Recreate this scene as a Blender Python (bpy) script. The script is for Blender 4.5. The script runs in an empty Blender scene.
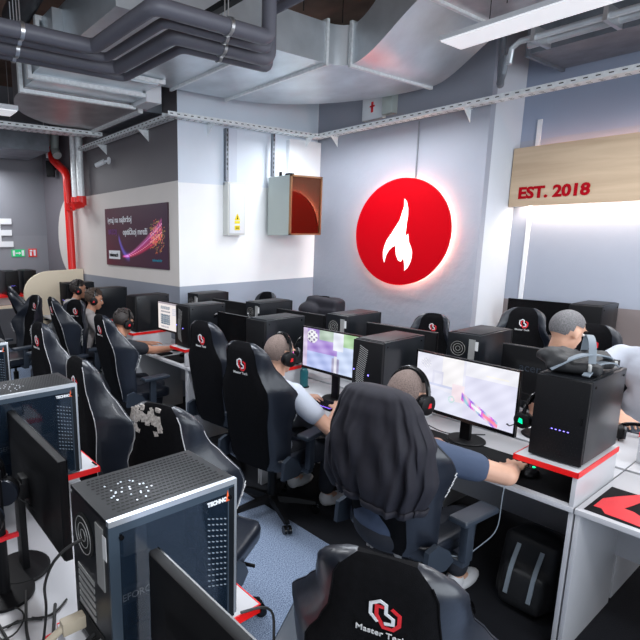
import bpy, bmesh, math, random
from mathutils import Vector as V, Matrix as Mx
random.seed(7)
PI=math.pi
SC=bpy.context.scene
COL=SC.collection

# ------------------------------------------------------------------ materials
def mat(name,col,rough=.5,metal=0.,emit=None,es=1.,noise=0.,nscale=20.,bump=0.,bscale=200.,spec=.5,alpha=1.,trans=0.,coat=0.):
    m=bpy.data.materials.new(name); m.use_nodes=True
    nt=m.node_tree; b=nt.nodes['Principled BSDF']
    b.inputs['Base Color'].default_value=(*col,1); b.inputs['Roughness'].default_value=rough
    b.inputs['Metallic'].default_value=metal; b.inputs['Specular IOR Level'].default_value=spec
    b.inputs['Alpha'].default_value=alpha; b.inputs['Transmission Weight'].default_value=trans
    b.inputs['Coat Weight'].default_value=coat
    if emit: b.inputs['Emission Color'].default_value=(*emit,1); b.inputs['Emission Strength'].default_value=es
    tc=nt.nodes.new('ShaderNodeTexCoord')
    if noise>0:
        n=nt.nodes.new('ShaderNodeTexNoise'); n.inputs['Scale'].default_value=nscale; n.inputs['Detail'].default_value=5
        nt.links.new(tc.outputs['Object'],n.inputs['Vector'])
        r=nt.nodes.new('ShaderNodeValToRGB')
        r.color_ramp.elements[0].position=.3; r.color_ramp.elements[1].position=.7
        r.color_ramp.elements[0].color=(*[c*(1-noise) for c in col],1)
        r.color_ramp.elements[1].color=(*[min(1,c*(1+noise)) for c in col],1)
        nt.links.new(n.outputs['Fac'],r.inputs['Fac']); nt.links.new(r.outputs['Color'],b.inputs['Base Color'])
    if bump>0:
        n=nt.nodes.new('ShaderNodeTexNoise'); n.inputs['Scale'].default_value=bscale; n.inputs['Detail'].default_value=3
        nt.links.new(tc.outputs['Object'],n.inputs['Vector'])
        k=nt.nodes.new('ShaderNodeBump'); k.inputs['Strength'].default_value=bump; k.inputs['Distance'].default_value=.01
        nt.links.new(n.outputs['Fac'],k.inputs['Height']); nt.links.new(k.outputs['Normal'],b.inputs['Normal'])
    return m
def attr_mat(name,es=0.,rough=.4):
    m=bpy.data.materials.new(name); m.use_nodes=True
    nt=m.node_tree; b=nt.nodes['Principled BSDF']
    a=nt.nodes.new('ShaderNodeAttribute'); a.attribute_name='Col'
    b.inputs['Roughness'].default_value=rough
    if es>0:
        b.inputs['Base Color'].default_value=(.01,.01,.01,1)
        nt.links.new(a.outputs['Color'],b.inputs['Emission Color']); b.inputs['Emission Strength'].default_value=es
    else: nt.links.new(a.outputs['Color'],b.inputs['Base Color'])
    return m
def band_wall(name,low,mid,high,z1,z2,axis=None,edge=0,bump=.05,round_end=None):
    """painted wall: low / mid / high paint bands split by height"""
    m=bpy.data.materials.new(name); m.use_nodes=True
    nt=m.node_tree; b=nt.nodes['Principled BSDF']; b.inputs['Roughness'].default_value=.55
    g=nt.nodes.new('ShaderNodeNewGeometry'); s=nt.nodes.new('ShaderNodeSeparateXYZ')
    nt.links.new(g.outputs['Position'],s.inputs[0])
    def M(op,a,c):
        n=nt.nodes.new('ShaderNodeMath'); n.operation=op
        for i,v in enumerate((a,c)):
            if v is None: continue
            if isinstance(v,(int,float)): n.inputs[i].default_value=v
            else: nt.links.new(v,n.inputs[i])
        return n.outputs[0]
    Z=s.outputs['Z']; Yv=s.outputs['Y']
    f1=M('GREATER_THAN',Z,z1); f2=M('GREATER_THAN',Z,z2)
    def mix(f,A,B):
        n=nt.nodes.new('ShaderNodeMix'); n.data_type='RGBA'
        nt.links.new(f,n.inputs[0])
        for i,v in ((6,A),(7,B)):
            if isinstance(v,tuple): n.inputs[i].default_value=(*v,1)
            else: nt.links.new(v,n.inputs[i])
        return n.outputs[2]
    n1=nt.nodes.new('ShaderNodeTexNoise'); n1.inputs['Scale'].default_value=1.7; n1.inputs['Detail'].default_value=6
    nt.links.new(g.outputs['Position'],n1.inputs['Vector'])
    c=mix(f1,low,mid); c=mix(f2,c,high)
    if round_end:
        yc,zc,r,oc=round_end
        dy=M('SUBTRACT',Yv,yc); dz=M('SUBTRACT',Z,zc)
        d=M('SQRT',M('ADD',M('MULTIPLY',dy,dy),M('MULTIPLY',dz,dz)),None)
        out=M('MULTIPLY',M('GREATER_THAN',Yv,yc),M('GREATER_THAN',d,r))
        c=mix(out,c,oc)
    fac=M('MULTIPLY_ADD',n1.outputs['Fac'],.16); fac.node.inputs[2].default_value=.92
    sc=nt.nodes.new('ShaderNodeVectorMath'); sc.operation='SCALE'
    nt.links.new(c,sc.inputs[0]); nt.links.new(fac,sc.inputs['Scale'])
    nt.links.new(sc.outputs[0],b.inputs['Base Color'])
    n2=nt.nodes.new('ShaderNodeTexNoise'); n2.inputs['Scale'].default_value=14; n2.inputs['Detail'].default_value=6
    nt.links.new(g.outputs['Position'],n2.inputs['Vector'])
    k=nt.nodes.new('ShaderNodeBump'); k.inputs['Strength'].default_value=bump; k.inputs['Distance'].default_value=.02
    nt.links.new(n2.outputs['Fac'],k.inputs['Height']); nt.links.new(k.outputs['Normal'],b.inputs['Normal'])
    return m
def carpet():
    m=bpy.data.materials.new('carpet'); m.use_nodes=True; nt=m.node_tree; b=nt.nodes['Principled BSDF']
    b.inputs['Roughness'].default_value=.9; b.inputs['Specular IOR Level'].default_value=.2
    tc=nt.nodes.new('ShaderNodeTexCoord'); n=nt.nodes.new('ShaderNodeTexNoise'); n.inputs['Scale'].default_value=150; n.inputs['Detail'].default_value=2
    nt.links.new(tc.outputs['Object'],n.inputs['Vector'])
    r=nt.nodes.new('ShaderNodeValToRGB'); r.color_ramp.elements[0].position=.35; r.color_ramp.elements[1].position=.68
    r.color_ramp.elements[0].color=(.09,.125,.20,1); r.color_ramp.elements[1].color=(.36,.44,.58,1)
    nt.links.new(n.outputs['Fac'],r.inputs['Fac'])
    # carpet colour: blue in the aisle, near-black under the desk rows
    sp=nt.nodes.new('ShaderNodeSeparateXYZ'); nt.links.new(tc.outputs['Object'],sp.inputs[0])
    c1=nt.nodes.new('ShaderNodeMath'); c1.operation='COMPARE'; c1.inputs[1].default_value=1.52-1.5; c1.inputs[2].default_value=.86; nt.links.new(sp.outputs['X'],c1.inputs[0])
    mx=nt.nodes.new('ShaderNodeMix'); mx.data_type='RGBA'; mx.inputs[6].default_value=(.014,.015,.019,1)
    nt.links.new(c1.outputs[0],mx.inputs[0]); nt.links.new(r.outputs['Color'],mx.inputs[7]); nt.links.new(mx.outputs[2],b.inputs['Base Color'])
    k=nt.nodes.new('ShaderNodeBump'); k.inputs['Strength'].default_value=.5; k.inputs['Distance'].default_value=.004
    nt.links.new(n.outputs['Fac'],k.inputs['Height']); nt.links.new(k.outputs['Normal'],b.inputs['Normal'])
    return m
def wood():
    m=bpy.data.materials.new('pale_wood'); m.use_nodes=True; nt=m.node_tree; b=nt.nodes['Principled BSDF']
    b.inputs['Roughness'].default_value=.5
    tc=nt.nodes.new('ShaderNodeTexCoord'); mp=nt.nodes.new('ShaderNodeMapping'); mp.inputs['Scale'].default_value=(8,.8,9)
    nt.links.new(tc.outputs['Object'],mp.inputs['Vector'])
    n=nt.nodes.new('ShaderNodeTexNoise'); n.inputs['Scale'].default_value=1.2; n.inputs['Detail'].default_value=8; n.inputs['Distortion'].default_value=.6
    nt.links.new(mp.outputs[0],n.inputs['Vector'])
    r=nt.nodes.new('ShaderNodeValToRGB'); r.color_ramp.elements[0].position=.3; r.color_ramp.elements[1].position=.7
    r.color_ramp.elements[0].color=(.47,.34,.225,1); r.color_ramp.elements[1].color=(.60,.455,.315,1)
    nt.links.new(n.outputs['Fac'],r.inputs['Fac']); nt.links.new(r.outputs['Color'],b.inputs['Base Color'])
    return m
M={}
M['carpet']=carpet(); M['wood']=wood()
M['fabric']=mat('black_fabric',(.0035,.0035,.0045),.85,noise=.3,nscale=60,bump=.2,bscale=500,spec=.12)
M['leather']=mat('black_leather',(.009,.012,.020),.36,bump=.08,bscale=40,spec=.6,coat=.12)
M['stitch']=mat('white_stitching',(.55,.55,.56),.7)
M['plastic']=mat('black_plastic',(.004,.004,.005),.5,spec=.22)
M['gloss']=mat('gloss_black',(.004,.004,.0045),.2,spec=.4)
M['arm']=mat('armrest_plastic',(.028,.037,.052),.38)
M['steel_black']=mat('case_steel',(.006,.0075,.010),.3,.0,noise=.15,nscale=9,spec=.4)
M['case_top']=mat('case_top',(.005,.006,.008),.45,.0,spec=.3)
M['hole']=mat('vent_hole',(.002,.002,.002),.9)
M['alu']=mat('brushed_aluminium',(.62,.65,.69),.35,.85)
M['silver']=mat('silver_vent',(.42,.42,.41),.4,.5)
M['glass']=mat('tinted_glass',(.012,.022,.038),.06,0,alpha=.5,spec=.9)
M['white_lam']=mat('white_laminate',(.50,.50,.52),.35,noise=.03,nscale=5)
M['grey_lam']=mat('grey_laminate',(.36,.36,.38),.4)
M['red']=mat('red_edging',(.75,.008,.008),.35)
M['galv']=mat('galvanised_steel',(.66,.71,.75),.34,.7,noise=.14,nscale=3,bump=.05,bscale=3)
M['galv_l']=mat('galvanised_rail',(.84,.87,.88),.42,.25,noise=.1,nscale=30)
M['galv_d']=mat('dull_galvanised',(.20,.22,.25),.45,.6,noise=.2,nscale=6)
M['lag']=mat('pipe_lagging',(.12,.12,.145),.45,bump=.1,bscale=30)
M['blackduct']=mat('black_flexible_duct',(.02,.02,.024),.5)
M['zinc']=mat('zinc_clip',(.7,.7,.7),.3,.9)
M['ceil']=mat('concrete_ceiling',(.22,.145,.11),.9,noise=.3,nscale=2)
M['led']=mat('warm_led',(1,.9,.8),.5,emit=(1,.66,.48),es=42)
M['led_w']=mat('white_led',(1,.95,.9),.5,emit=(1,.84,.70),es=8)
M['lamp']=mat('lamp_diffuser',(.9,.9,.9),.5,emit=(.93,.94,1),es=.42)
M['flame']=mat('flame_cutout',(1,.9,.85),.5,emit=(1,.84,.78),es=.9)
M['disc']=mat('red_acrylic',(.52,.0005,.006),.5,spec=.06)
M['signred']=mat('sign_red',(.36,.001,.008),.6,spec=.1)
M['redpipe']=mat('red_pipe',(.75,.012,.008),.32)
M['white']=mat('white_paint',(.72,.74,.77),.4)
M['pale']=mat('pale_print',(.62,.62,.62),.6)
M['wear']=mat('worn_print',(.42,.38,.35),.85,noise=.5,nscale=90)
M['greybox']=mat('grey_green_enamel',(.42,.47,.45),.4)
M['copper']=mat('amber_glass',(.15,.055,.03),.05,.92)
M['yellow']=mat('yellow_label',(.85,.68,.01),.5)
M['beige']=mat('beige_panel',(.86,.74,.56),.55)
M['orange']=mat('orange_wood',(.50,.22,.07),.5)
M['green']=mat('exit_green',(.0,.42,.13),.5,emit=(0,.5,.15),es=.25)
M['skin']=mat('skin',(.60,.34,.235),.5,noise=.06,nscale=20)
M['skin2']=mat('skin_warm',(.50,.24,.15),.5,noise=.06,nscale=20)
M['skin3']=mat('skin_brown',(.22,.09,.05),.5)
M['buzz']=mat('short_stubble_hair',(.16,.115,.10),.85,noise=.35,nscale=160)
M['buzz2']=mat('grey_cropped_hair',(.13,.125,.13),.8,noise=.4,nscale=140)
M['hair']=mat('dark_hair',(.018,.012,.010),.55,bump=.5,bscale=90)
M['brown']=mat('brown_hair',(.045,.027,.018),.6,bump=.5,bscale=90)
M['eye']=mat('eye_white',(.7,.7,.7),.2)
M['tee_white']=mat('white_cotton',(.47,.50,.57),.85,bump=.35,bscale=14)
M['tee_grey']=mat('grey_cotton',(.36,.33,.32),.85,bump=.35,bscale=14)
M['tee_blue']=mat('slate_blue_cotton',(.045,.065,.115),.85,bump=.35,bscale=14)
M['tee_black']=mat('black_cotton',(.014,.016,.022),.85,bump=.35,bscale=14)
M['hoodie']=mat('charcoal_hoodie',(.010,.009,.016),.75,noise=.15,nscale=30,bump=.2,bscale=14)
M['denim']=mat('dark_denim',(.012,.014,.022),.8)
M['shoe']=mat('white_shoe',(.62,.62,.64),.5)
M['teal']=mat('teal_bottle',(.005,.10,.12),.3)
M['strap']=mat('grey_strap',(.19,.225,.26),.6)
M['bag']=mat('black_nylon',(.006,.0065,.008),.6,bump=.4,bscale=25)
M['rgb']=mat('purple_backlight',(.2,.1,.6),.4,emit=(.28,.12,1),es=1.1)
M['blueled']=mat('blue_led',(.1,.1,.9),.4,emit=(.25,.2,1),es=3)
M['pinkled']=mat('pink_led',(.8,.1,.6),.4,emit=(1,.15,.7),es=1.6)
M['grn']=mat('green_led',(0,.6,.2),.4,emit=(0,1,.35),es=1.2)
M['redlogo']=mat('red_print',(.70,.01,.02),.5)
M['pad']=mat('mouse_mat',(.006,.006,.007),.8,spec=.15)
M['cable']=mat('black_cable',(.01,.01,.01),.5)
M['tan']=mat('tan_plug',(.42,.36,.27),.5)
M['pcb']=mat('dark_board',(.006,.014,.018),.5,noise=.3,nscale=12)
M['poster_violet']=mat('poster_violet',(.16,.05,.20),.5)
M['poster_cyan']=mat('poster_cyan',(.02,.25,.36),.5)
M['screen_c']=attr_mat('screen_picture',.80)
M['print_c']=attr_mat('printed_picture',0,.45)

# ------------------------------------------------------------------ mesh builder
class G:
    def __init__(s): s.bm=bmesh.new()
    def box(s,c,d,rot=None,bev=0.,seg=2):
        r=bmesh.ops.create_cube(s.bm,size=1.)
        vs=r['verts']
        for v in vs: v.co=V((v.co.x*d[0],v.co.y*d[1],v.co.z*d[2]))
        if bev>0:
            es=list({e for v in vs for e in v.link_edges})
            q=bmesh.ops.bevel(s.bm,geom=es,offset=bev,segments=seg,profile=.6,affect='EDGES')
            vs=list({v for f in q['faces'] for v in f.verts}|{v for v in vs if v.is_valid})
        T=Mx.Translation(V(c))@(rot.to_4x4() if rot is not None else Mx.Identity(4))
        for v in vs: v.co=T@v.co
        return vs
    def bb(s,x0,x1,y0,y1,z0,z1,bev=0.): return s.box(((x0+x1)/2,(y0+y1)/2,(z0+z1)/2),(x1-x0,y1-y0,z1-z0),bev=bev)
    def ring(s,pts): return [s.bm.verts.new(p) for p in pts]
    def skin(s,rings,closed=True,caps=True):
        f=[]
        for a,b in zip(rings,rings[1:]):
            n=len(a)
            for i in range(n if closed else n-1):
                j=(i+1)%n
                try: f.append(s.bm.faces.new((a[i],a[j],b[j],b[i])))
                except ValueError: pass
        if caps and closed:
            for r in (rings[0],rings[-1]):
                try: f.append(s.bm.faces.new(r))
                except ValueError: pass
        return f
    def tube(s,path,r,seg=8,caps=True):
        P=[V(p) for p in path]; R=r if isinstance(r,(list,tuple)) else [r]*len(P)
        rings=[]; up=None
        for i,p in enumerate(P):
            d=(P[min(i+1,len(P)-1)]-P[max(i-1,0)]).normalized()
            if up is None: up=V((0,0,1)) if abs(d.z)<.9 else V((1,0,0))
            a=d.cross(up)
            if a.length<1e-4: a=d.cross(V((.3,.9,.1)))
            a.normalize(); b=a.cross(d).normalized(); up=b
            rings.append(s.ring([p+(a*math.cos(2*PI*k/seg)+b*math.sin(2*PI*k/seg))*R[i] for k in range(seg)]))
        s.skin(rings,True,caps)
    def cyl(s,a,b,r,r2=None,seg=16): s.tube([a,b],[r,r if r2 is None else r2],seg)
    def cap(s,a,b,r0,r1=None,seg=10):
        r1=r0 if r1 is None else r1; a=V(a); b=V(b); d=(b-a)
        if d.length<1e-5: return s.ell(a,(r0,r0,r0))
        d.normalize(); P=[];R=[]
        for k in range(1,5):
            t=PI/2*k/4; P.append(a-d*r0*math.cos(t)); R.append(r0*math.sin(t))
        for k in range(0,4):
            t=PI/2*k/4; P.append(b+d*r1*math.sin(t)); R.append(r1*math.cos(t))
        P.insert(0,a-d*r0); R.insert(0,r0*.02); P.append(b+d*r1); R.append(r1*.02)
        s.tube(P,R,seg)
    def ell(s,c,r,rot=None,seg=16,keep=None):
        q=bmesh.ops.create_uvsphere(s.bm,u_segments=seg*2 if keep else seg,v_segments=seg if keep else max(6,seg//2+2),radius=1.)
        vs=q['verts']
        if keep:
            fs={f for v in vs for f in v.link_faces}
            bad=[f for f in fs if not keep(f.calc_center_median())]
            bmesh.ops.delete(s.bm,geom=bad,context='FACES'); vs=[v for v in vs if v.is_valid]
        T=Mx.Translation(V(c))@(rot.to_4x4() if rot is not None else Mx.Identity(4))@Mx.Diagonal((*r,1))
        for v in vs: v.co=T@v.co
    def prism(s,poly,o,ux,uy,depth):
        """2-D outline in plane (o,ux,uy), extruded along ux x uy by depth"""
        o=V(o);ux=V(ux);uy=V(uy);n=ux.cross(uy).normalized()*depth
        a=s.ring([o+ux*x+uy*y for x,y in poly]); b=s.ring([o+ux*x+uy*y+n for x,y in poly])
        s.skin([a,b])
    def stroke(s,pts,w,o,ux,uy,depth):
        n=len(pts); L_=[];R_=[]
        for i,(x,y) in enumerate(pts):
            def nd(a,b):
                dx,dy=b[0]-a[0],b[1]-a[1]; l=math.hypot(dx,dy) or 1; return (-dy/l,dx/l)
            n0=nd(pts[max(i-1,0)],pts[i]) if i>0 else nd(pts[0],pts[1])
            n1=nd(pts[i],pts[i+1]) if i<n-1 else n0
            mx,my=n0[0]+n1[0],n0[1]+n1[1]; q=mx*mx+my*my
            if q<.3: mx,my=n1; k=w/2
            else: k=w/2*2/q
            L_.append((x+mx*k,y+my*k)); R_.append((x-mx*k,y-my*k))
        for i in range(n-1): s.prism([L_[i],R_[i],R_[i+1],L_[i+1]],o,ux,uy,depth)
    def lathe(s,prof,c=(0,0,0),seg=24):
        s.skin([s.ring([V(c)+V((r*math.cos(2*PI*k/seg),r*math.sin(2*PI*k/seg),z)) for k in range(seg)]) for r,z in prof])
    def mesh(s,name,m,smooth=True,ang=35):
        bmesh.ops.recalc_face_normals(s.bm,faces=s.bm.faces[:])
        me=bpy.data.meshes.new(name); s.bm.to_mesh(me); s.bm.free()
        if isinstance(m,str): m=M[m]
        me.materials.append(m)
        if smooth:
            me.polygons.foreach_set('use_smooth',[True]*len(me.polygons))
            try: me.set_sharp_from_angle(angle=math.radians(ang))
            except Exception: pass
        return me
def remesh(me,voxel,smooth=4):
    o=bpy.data.objects.new('tmp',me); COL.objects.link(o)
    r=o.modifiers.new('r','REMESH'); r.mode='VOXEL'; r.voxel_size=voxel; r.use_smooth_shade=True
    if smooth: q=o.modifiers.new('s','SMOOTH'); q.factor=.5; q.iterations=smooth
    dg=bpy.context.evaluated_depsgraph_get(); dg.update()
    n=bpy.data.meshes.new_from_object(o.evaluated_get(dg))
    n.polygons.foreach_set('use_smooth',[True]*len(n.polygons))
    n.materials.clear(); n.materials.append(me.materials[0])
    bpy.data.objects.remove(o); return n
def bend(pts,r,n=6):
    out=[V(pts[0])]
    for a,b,c in zip(pts,pts[1:],pts[2:]):
        a,b,c=V(a),V(b),V(c); p=b+(a-b).normalized()*r; q=b+(c-b).normalized()*r
        for k in range(n+1):
            s=k/n; out.append(p*(1-s)**2+b*2*s*(1-s)+q*s*s)
    out.append(V(pts[-1])); return out
# ------------------------------------------------------------------ objects
def tag(o,label=None,cat=None,group=None,kind=None):
    if label: o['label']=label
    if cat: o['category']=cat
    if group: o['group']=group
    if kind: o['kind']=kind
    return o
def thing(name,label,cat,loc=(0,0,0),rz=0.,group=None):
    o=bpy.data.objects.new(name,None); COL.objects.link(o); o.location=loc; o.rotation_euler=(0,0,rz)
    o.empty_display_size=.1
    return tag(o,label,cat,group)
def part(name,g,m,parent,world=False,smooth=True,label=None,ang=35):
    me=g if isinstance(g,bpy.types.Mesh) else g.mesh(name,m,smooth,ang)
    if world:
        L=V((0,0,0)); p=parent
        while p: L+=p.location; p=p.parent
        me.transform(Mx.Translation(-L))
    o=bpy.data.objects.new(name,me); COL.objects.link(o); o.parent=parent
    if label: o['label']=label
    return o
def solo(name,g,m,label=None,cat=None,group=None,kind=None,smooth=True,ang=35):
    """top-level thing that is one mesh; geometry given in world metres, origin moved to its base"""
    me=g if isinstance(g,bpy.types.Mesh) else g.mesh(name,m,smooth,ang)
    co=[v.co for v in me.vertices]
    c=V(((min(v.x for v in co)+max(v.x for v in co))/2,(min(v.y for v in co)+max(v.y for v in co))/2,min(v.z for v in co)))
    me.transform(Mx.Translation(-c)); o=bpy.data.objects.new(name,me); COL.objects.link(o); o.location=c
    return tag(o,label,cat,group,kind)
def struct(name,g,m): return solo(name,g,m,kind='structure',smooth=False)
def copy_tree(o,parent=None,top=True):
    c=o.copy(); COL.objects.link(c); c.parent=parent
    for ch in list(o.children): copy_tree(ch,c,False)
    return c
def place(proto,loc,rz,label,group=None,used=set()):
    o=proto if proto.name not in used else copy_tree(proto)
    if o is proto: used.add(proto.name)
    o.location=loc; o.rotation_euler=(0,0,rz); o['label']=label
    if group: o['group']=group
    return o
FC={}
def text(name,s,size,o,ux,uy,m,parent=None,ext=.002,bold=0.,world=False,align='LEFT'):
    key=(s,size,ext,bold,align)
    cu=bpy.data.curves.new('t','FONT'); cu.body=s; cu.size=size; cu.extrude=ext; cu.offset=bold; cu.align_x=align; cu.resolution_u=3
    t=bpy.data.objects.new('t',cu); COL.objects.link(t)
    dg=bpy.context.evaluated_depsgraph_get(); dg.update()
    me=bpy.data.meshes.new_from_object(t.evaluated_get(dg)); bpy.data.objects.remove(t)
    ux=V(ux).normalized(); uy=V(uy).normalized(); n=ux.cross(uy)
    T=Mx(((ux.x,uy.x,n.x,o[0]),(ux.y,uy.y,n.y,o[1]),(ux.z,uy.z,n.z,o[2]),(0,0,0,1)))
    me.transform(T); me.materials.clear(); me.materials.append(M[m]); me.name=name
    if parent is None: return me
    return part(name,me,None,parent,world)
def picture(name,o,ux,uy,w,h,nx,ny,func,m,parent,world=False):
    """flat picture: colours by an attribute over a grid"""
    o=V(o);ux=V(ux);uy=V(uy)
    vs=[o+ux*(w*i/nx)+uy*(h*j/ny) for j in range(ny+1) for i in range(nx+1)]
    fs=[(j*(nx+1)+i,j*(nx+1)+i+1,(j+1)*(nx+1)+i+1,(j+1)*(nx+1)+i) for j in range(ny) for i in range(nx)]
    me=bpy.data.meshes.new(name); me.from_pydata([tuple(v) for v in vs],[],fs)
    a=me.color_attributes.new('Col','FLOAT_COLOR','CORNER'); k=0; buf=[]
    for j in range(ny):
        for i in range(nx):
            c=func((i+.5)/nx,(j+.5)/ny)
            for _ in range(4): buf+=[c[0],c[1],c[2],1.]
    a.data.foreach_set('color',buf); me.materials.append(M[m])
    return part(name,me,None,parent,world)

# ------------------------------------------------------------------ room shell
WL=3.3; WM=5.1; WG=5.6; YR=2.8; WR=6.31; YB=9.7; ZC=4.55
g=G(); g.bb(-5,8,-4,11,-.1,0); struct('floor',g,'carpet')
g=G(); g.bb(-5,8,-4,11,ZC,ZC+.15); struct('ceiling',g,'ceil')
low=(.23,.245,.29); lowm=(.34,.385,.46)
left_m=band_wall('left_wall_paint',low,(.62,.575,.545),(.14,.13,.14),1.37,2.59,round_end=(8.4,1.97,.68,(.15,.14,.16)))
mid_m=band_wall('middle_wall_paint',lowm,(.88,.89,.90),(.66,.72,.80),1.37,2.57)
logo_m=band_wall('logo_wall_paint',(.31,.33,.39),(.31,.33,.39),(.31,.33,.39),1,2,bump=.25)
ret_m=band_wall('column_paint',(.58,.62,.68),(.58,.62,.68),(.58,.62,.68),1,2)
rec_m=band_wall('recess_wall_paint',(.20,.17,.17),(.31,.34,.41),(.29,.34,.45),1.22,2.95)
back_m=band_wall('back_wall_paint',(.22,.225,.25),(.22,.225,.25),(.20,.205,.23),1,2.)
g=G(); g.bb(WL,WL+.12,WM+.12,YB,0,ZC); g.bb(WL,WL+.001,WM,WM+.12,0,ZC); struct('wall_left',g,left_m)
g=G(); g.bb(WL+.0012,WG+.1,WM,WM+.1195,0,ZC); struct('wall_middle',g,mid_m)
g=G(); g.bb(WG,WG+.1,YR,WM,0,ZC); struct('wall_logo',g,logo_m)
g=G(); g.bb(WG+.1,WR,YR,YR+.1,0,ZC); struct('wall_return',g,ret_m)
g=G(); g.bb(WR,WR+.12,-4,YR+.1,0,ZC); struct('wall_recess',g,rec_m)
g=G(); g.bb(-5,WL,YB,YB+.12,0,ZC); struct('wall_back',g,back_m)
# shallow pilasters on the middle wall above the white band
g=G(); g.bb(3.95,4.14,WM-.035,WM,2.57,3.22); struct('trim_1',g,mat('lilac_paint',(.58,.63,.72),.5))
g=G(); g.bb(5.0,5.6,WM-.06,WM,2.02,3.2); struct('trim_2',g,'white')
g=G(); g.bb(WR-.02,WR,2.60,2.64,0,3.15); struct('trim_3',g,'white')

# ------------------------------------------------------------------ wall things
# round logo sign
LC=V((WG-.09,3.69,1.985)); LR=.625
t=thing('illuminated_logo_sign','round red backlit wall sign with a white flame, on the grey wall','sign',(WG-.02,3.69,LC.z-LR))
g=G(); n=96
a=g.ring([LC+V((0,LR*math.cos(2*PI*k/n),LR*math.sin(2*PI*k/n))) for k in range(n)])
b=g.ring([p.co+V((.03,0,0)) for p in a]); g.skin([a,b]); part('disc',g,'disc',t,True)
fl=[(314,147),(327,160),(335,190),(337,225),(330,265),(323,300),(320,330),(323,348),(330,330),(344,313),(347,330),(350,352),(362,375),(369,400),(368,430),(362,455),(350,480),(337,494),(336,470),(330,440),(327,425),(324,440),(315,452),(303,447),(291,425),(286,400),(285,375),(268,385),(250,405),(238,430),(230,467),(223,445),(221,415),(226,385),(238,352),(258,320),(278,285),(298,250),(310,215),(315,185)]
# photo crop -> disc coordinates (disc centre 323,308 ; radii 237 x 261, sheared by the view)
poly=[((x-322)/237*LR+.062,-(y-308)/261*LR-(x-322)/237*.05) for x,y in fl]
g=G(); g.prism([(-x,y) for x,y in poly][::-1],LC+V((-.004,0,0)),(0,1,0),(0,0,1),.003)
bmesh.ops.triangulate(g.bm,faces=g.bm.faces[:]); part('flame_cutout',g,'flame',t,True,smooth=False)
g=G()
for k in range(n):
    a0=2*PI*k/n; a1=2*PI*(k+1)/n; R0=LR-.055
    g.cyl(LC+V((.045,R0*math.cos(a0),R0*math.sin(a0))),LC+V((.045,R0*math.cos(a1),R0*math.sin(a1))),.009,seg=6)
part('light_strip',g,'led',t,True)
g=G(); g.cyl(LC+V((.03,0,0)),LC+V((.088,0,0)),.05); part('mounting_bracket',g,'galv_l',t,True)
g=G(); g.cyl((WG-.01,3.58,LC.z+LR-.1),(WG-.01,3.58,3.22),.008,seg=8); part('power_conduit',g,'galv_d',t,True)
# wooden EST. 2018 sign
t=thing('wooden_sign','long pale wooden board sign with red lettering high on the recess wall','sign',(6.18,.4,2.25))
g=G(); g.bb(6.16,6.20,-2.,2.79,2.25,2.865,.003); part('board',g,'wood',t,True)
text('lettering','EST. 2018',.162,(6.155,2.70,2.335),(0,-1,0),(0,0,1),'signred',t,.004,.0065,True)
g=G(); g.bb(6.23,6.245,-1.9,2.7,2.27,2.285); part('light_strip',g,'led_w',t,True,label='glowing light strip behind the lower edge')
g=G(); g.bb(6.23,6.24,-1.9,2.6,2.83,2.836); part('light_strip',g,mat('dim_led',(1,.8,.7),.5,emit=(1,.5,.36),es=16),t,True,label='glowing light strip behind the upper edge')
for y in (2.3,1.2,.1,-1.):
    g=G(); g.bb(6.2,6.309,y-.02,y+.02,2.5,2.6); part('mounting_bracket',g,'galv_d',t,True)
# poster
PW,PH=1.74,.80; PY=7.05; PZ=1.56
def poster(u,v):
    # u left->right, v bottom->top
    c=[.05+.03*(1-u),.016,.03+.012*u]
    if u<.35: c[0]+=.05*(1-v)*(1-u/.35); 
    for k,(h,col) in enumerate([(0.,(.9,.05,.18)),(.045,(.8,.03,.25)),(.09,(.75,.08,.5)),(-.045,(.85,.02,.1)),(.13,(.6,.1,.3))]):
        if .3<u<.92:
            yy=.165+ (u-.36)**1.5*.95+h*(u-.3)*2.3
            d=abs(v-yy); w=.012+.02*(u-.3)
            e=math.exp(-(d/w)**2)*(.5+.5*min(1,(u-.3)*2)); 
            for i in range(3): c[i]+=col[i]*e*.8
            e2=math.exp(-(d/(w*.28))**2)*.5
            if k in(0,2):
                for i in range(3): c[i]+=e2
    if .24<u<.42:
        yy=.165+(0.40-u)**2*13
        e=math.exp(-((v-yy)/.05)**2); c[0]+=.12*e; c[1]+=.12*e; c[2]+=.6*e
    if u>.75:
        d=math.hypot((u-.84)/.13,(v-.5)/.27)
        if d<1 and random.random()<.55*(1-d)+.12:
            c[0]+=.8*random.random()+.2; c[1]+=.5*random.random(); c[2]+=.12*random.random()
    return c
t=thing('wall_poster','dark advertising poster with coloured light streaks on the left wall','poster',(WL-.01,PY-PW/2,PZ))
g=G(); g.bb(WL-.02,WL-.001,PY-PW,PY,PZ,PZ+PH); part('board',g,mat('poster_board',(.05,.02,.03),.5),t,True)
picture('printed_picture',(WL-.0215,PY,PZ),(0,-1,0),(0,0,1),PW,PH,116,56,poster,'print_c',t,True)
text('headline','igraj na najbržoj',.115,(WL-.024,PY-.09,PZ+.60),(0,-1,0),(0,0,1),'white',t,.001,.002,True)
text('headline','optičkoj mreži',.115,(WL-.024,PY-.56,PZ+.43),(0,-1,0),(0,0,1),'white',t,.001,.002,True)
text('headline','BRZOJ',.095,(WL-.024,PY-.10,PZ+.44),(0,-1,0),(0,0,1),'poster_violet',t,.001,.002,True)
g=G(); g.bb(WL-.023,WL-.02,PY-.45,PY-.09,PZ+.09,PZ+.21); part('logo_box',g,'white',t,True)
text('logo_lettering','telemach',.075,(WL-.026,PY-.12,PZ+.125),(0,-1,0),(0,0,1),'plastic',t,.001,.002,True)
text('web_address','telemach.hr',.05,(WL-.024,PY-1.36,PZ+.09),(0,-1,0),(0,0,1),'poster_cyan',t,.001,.001,True)
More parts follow.
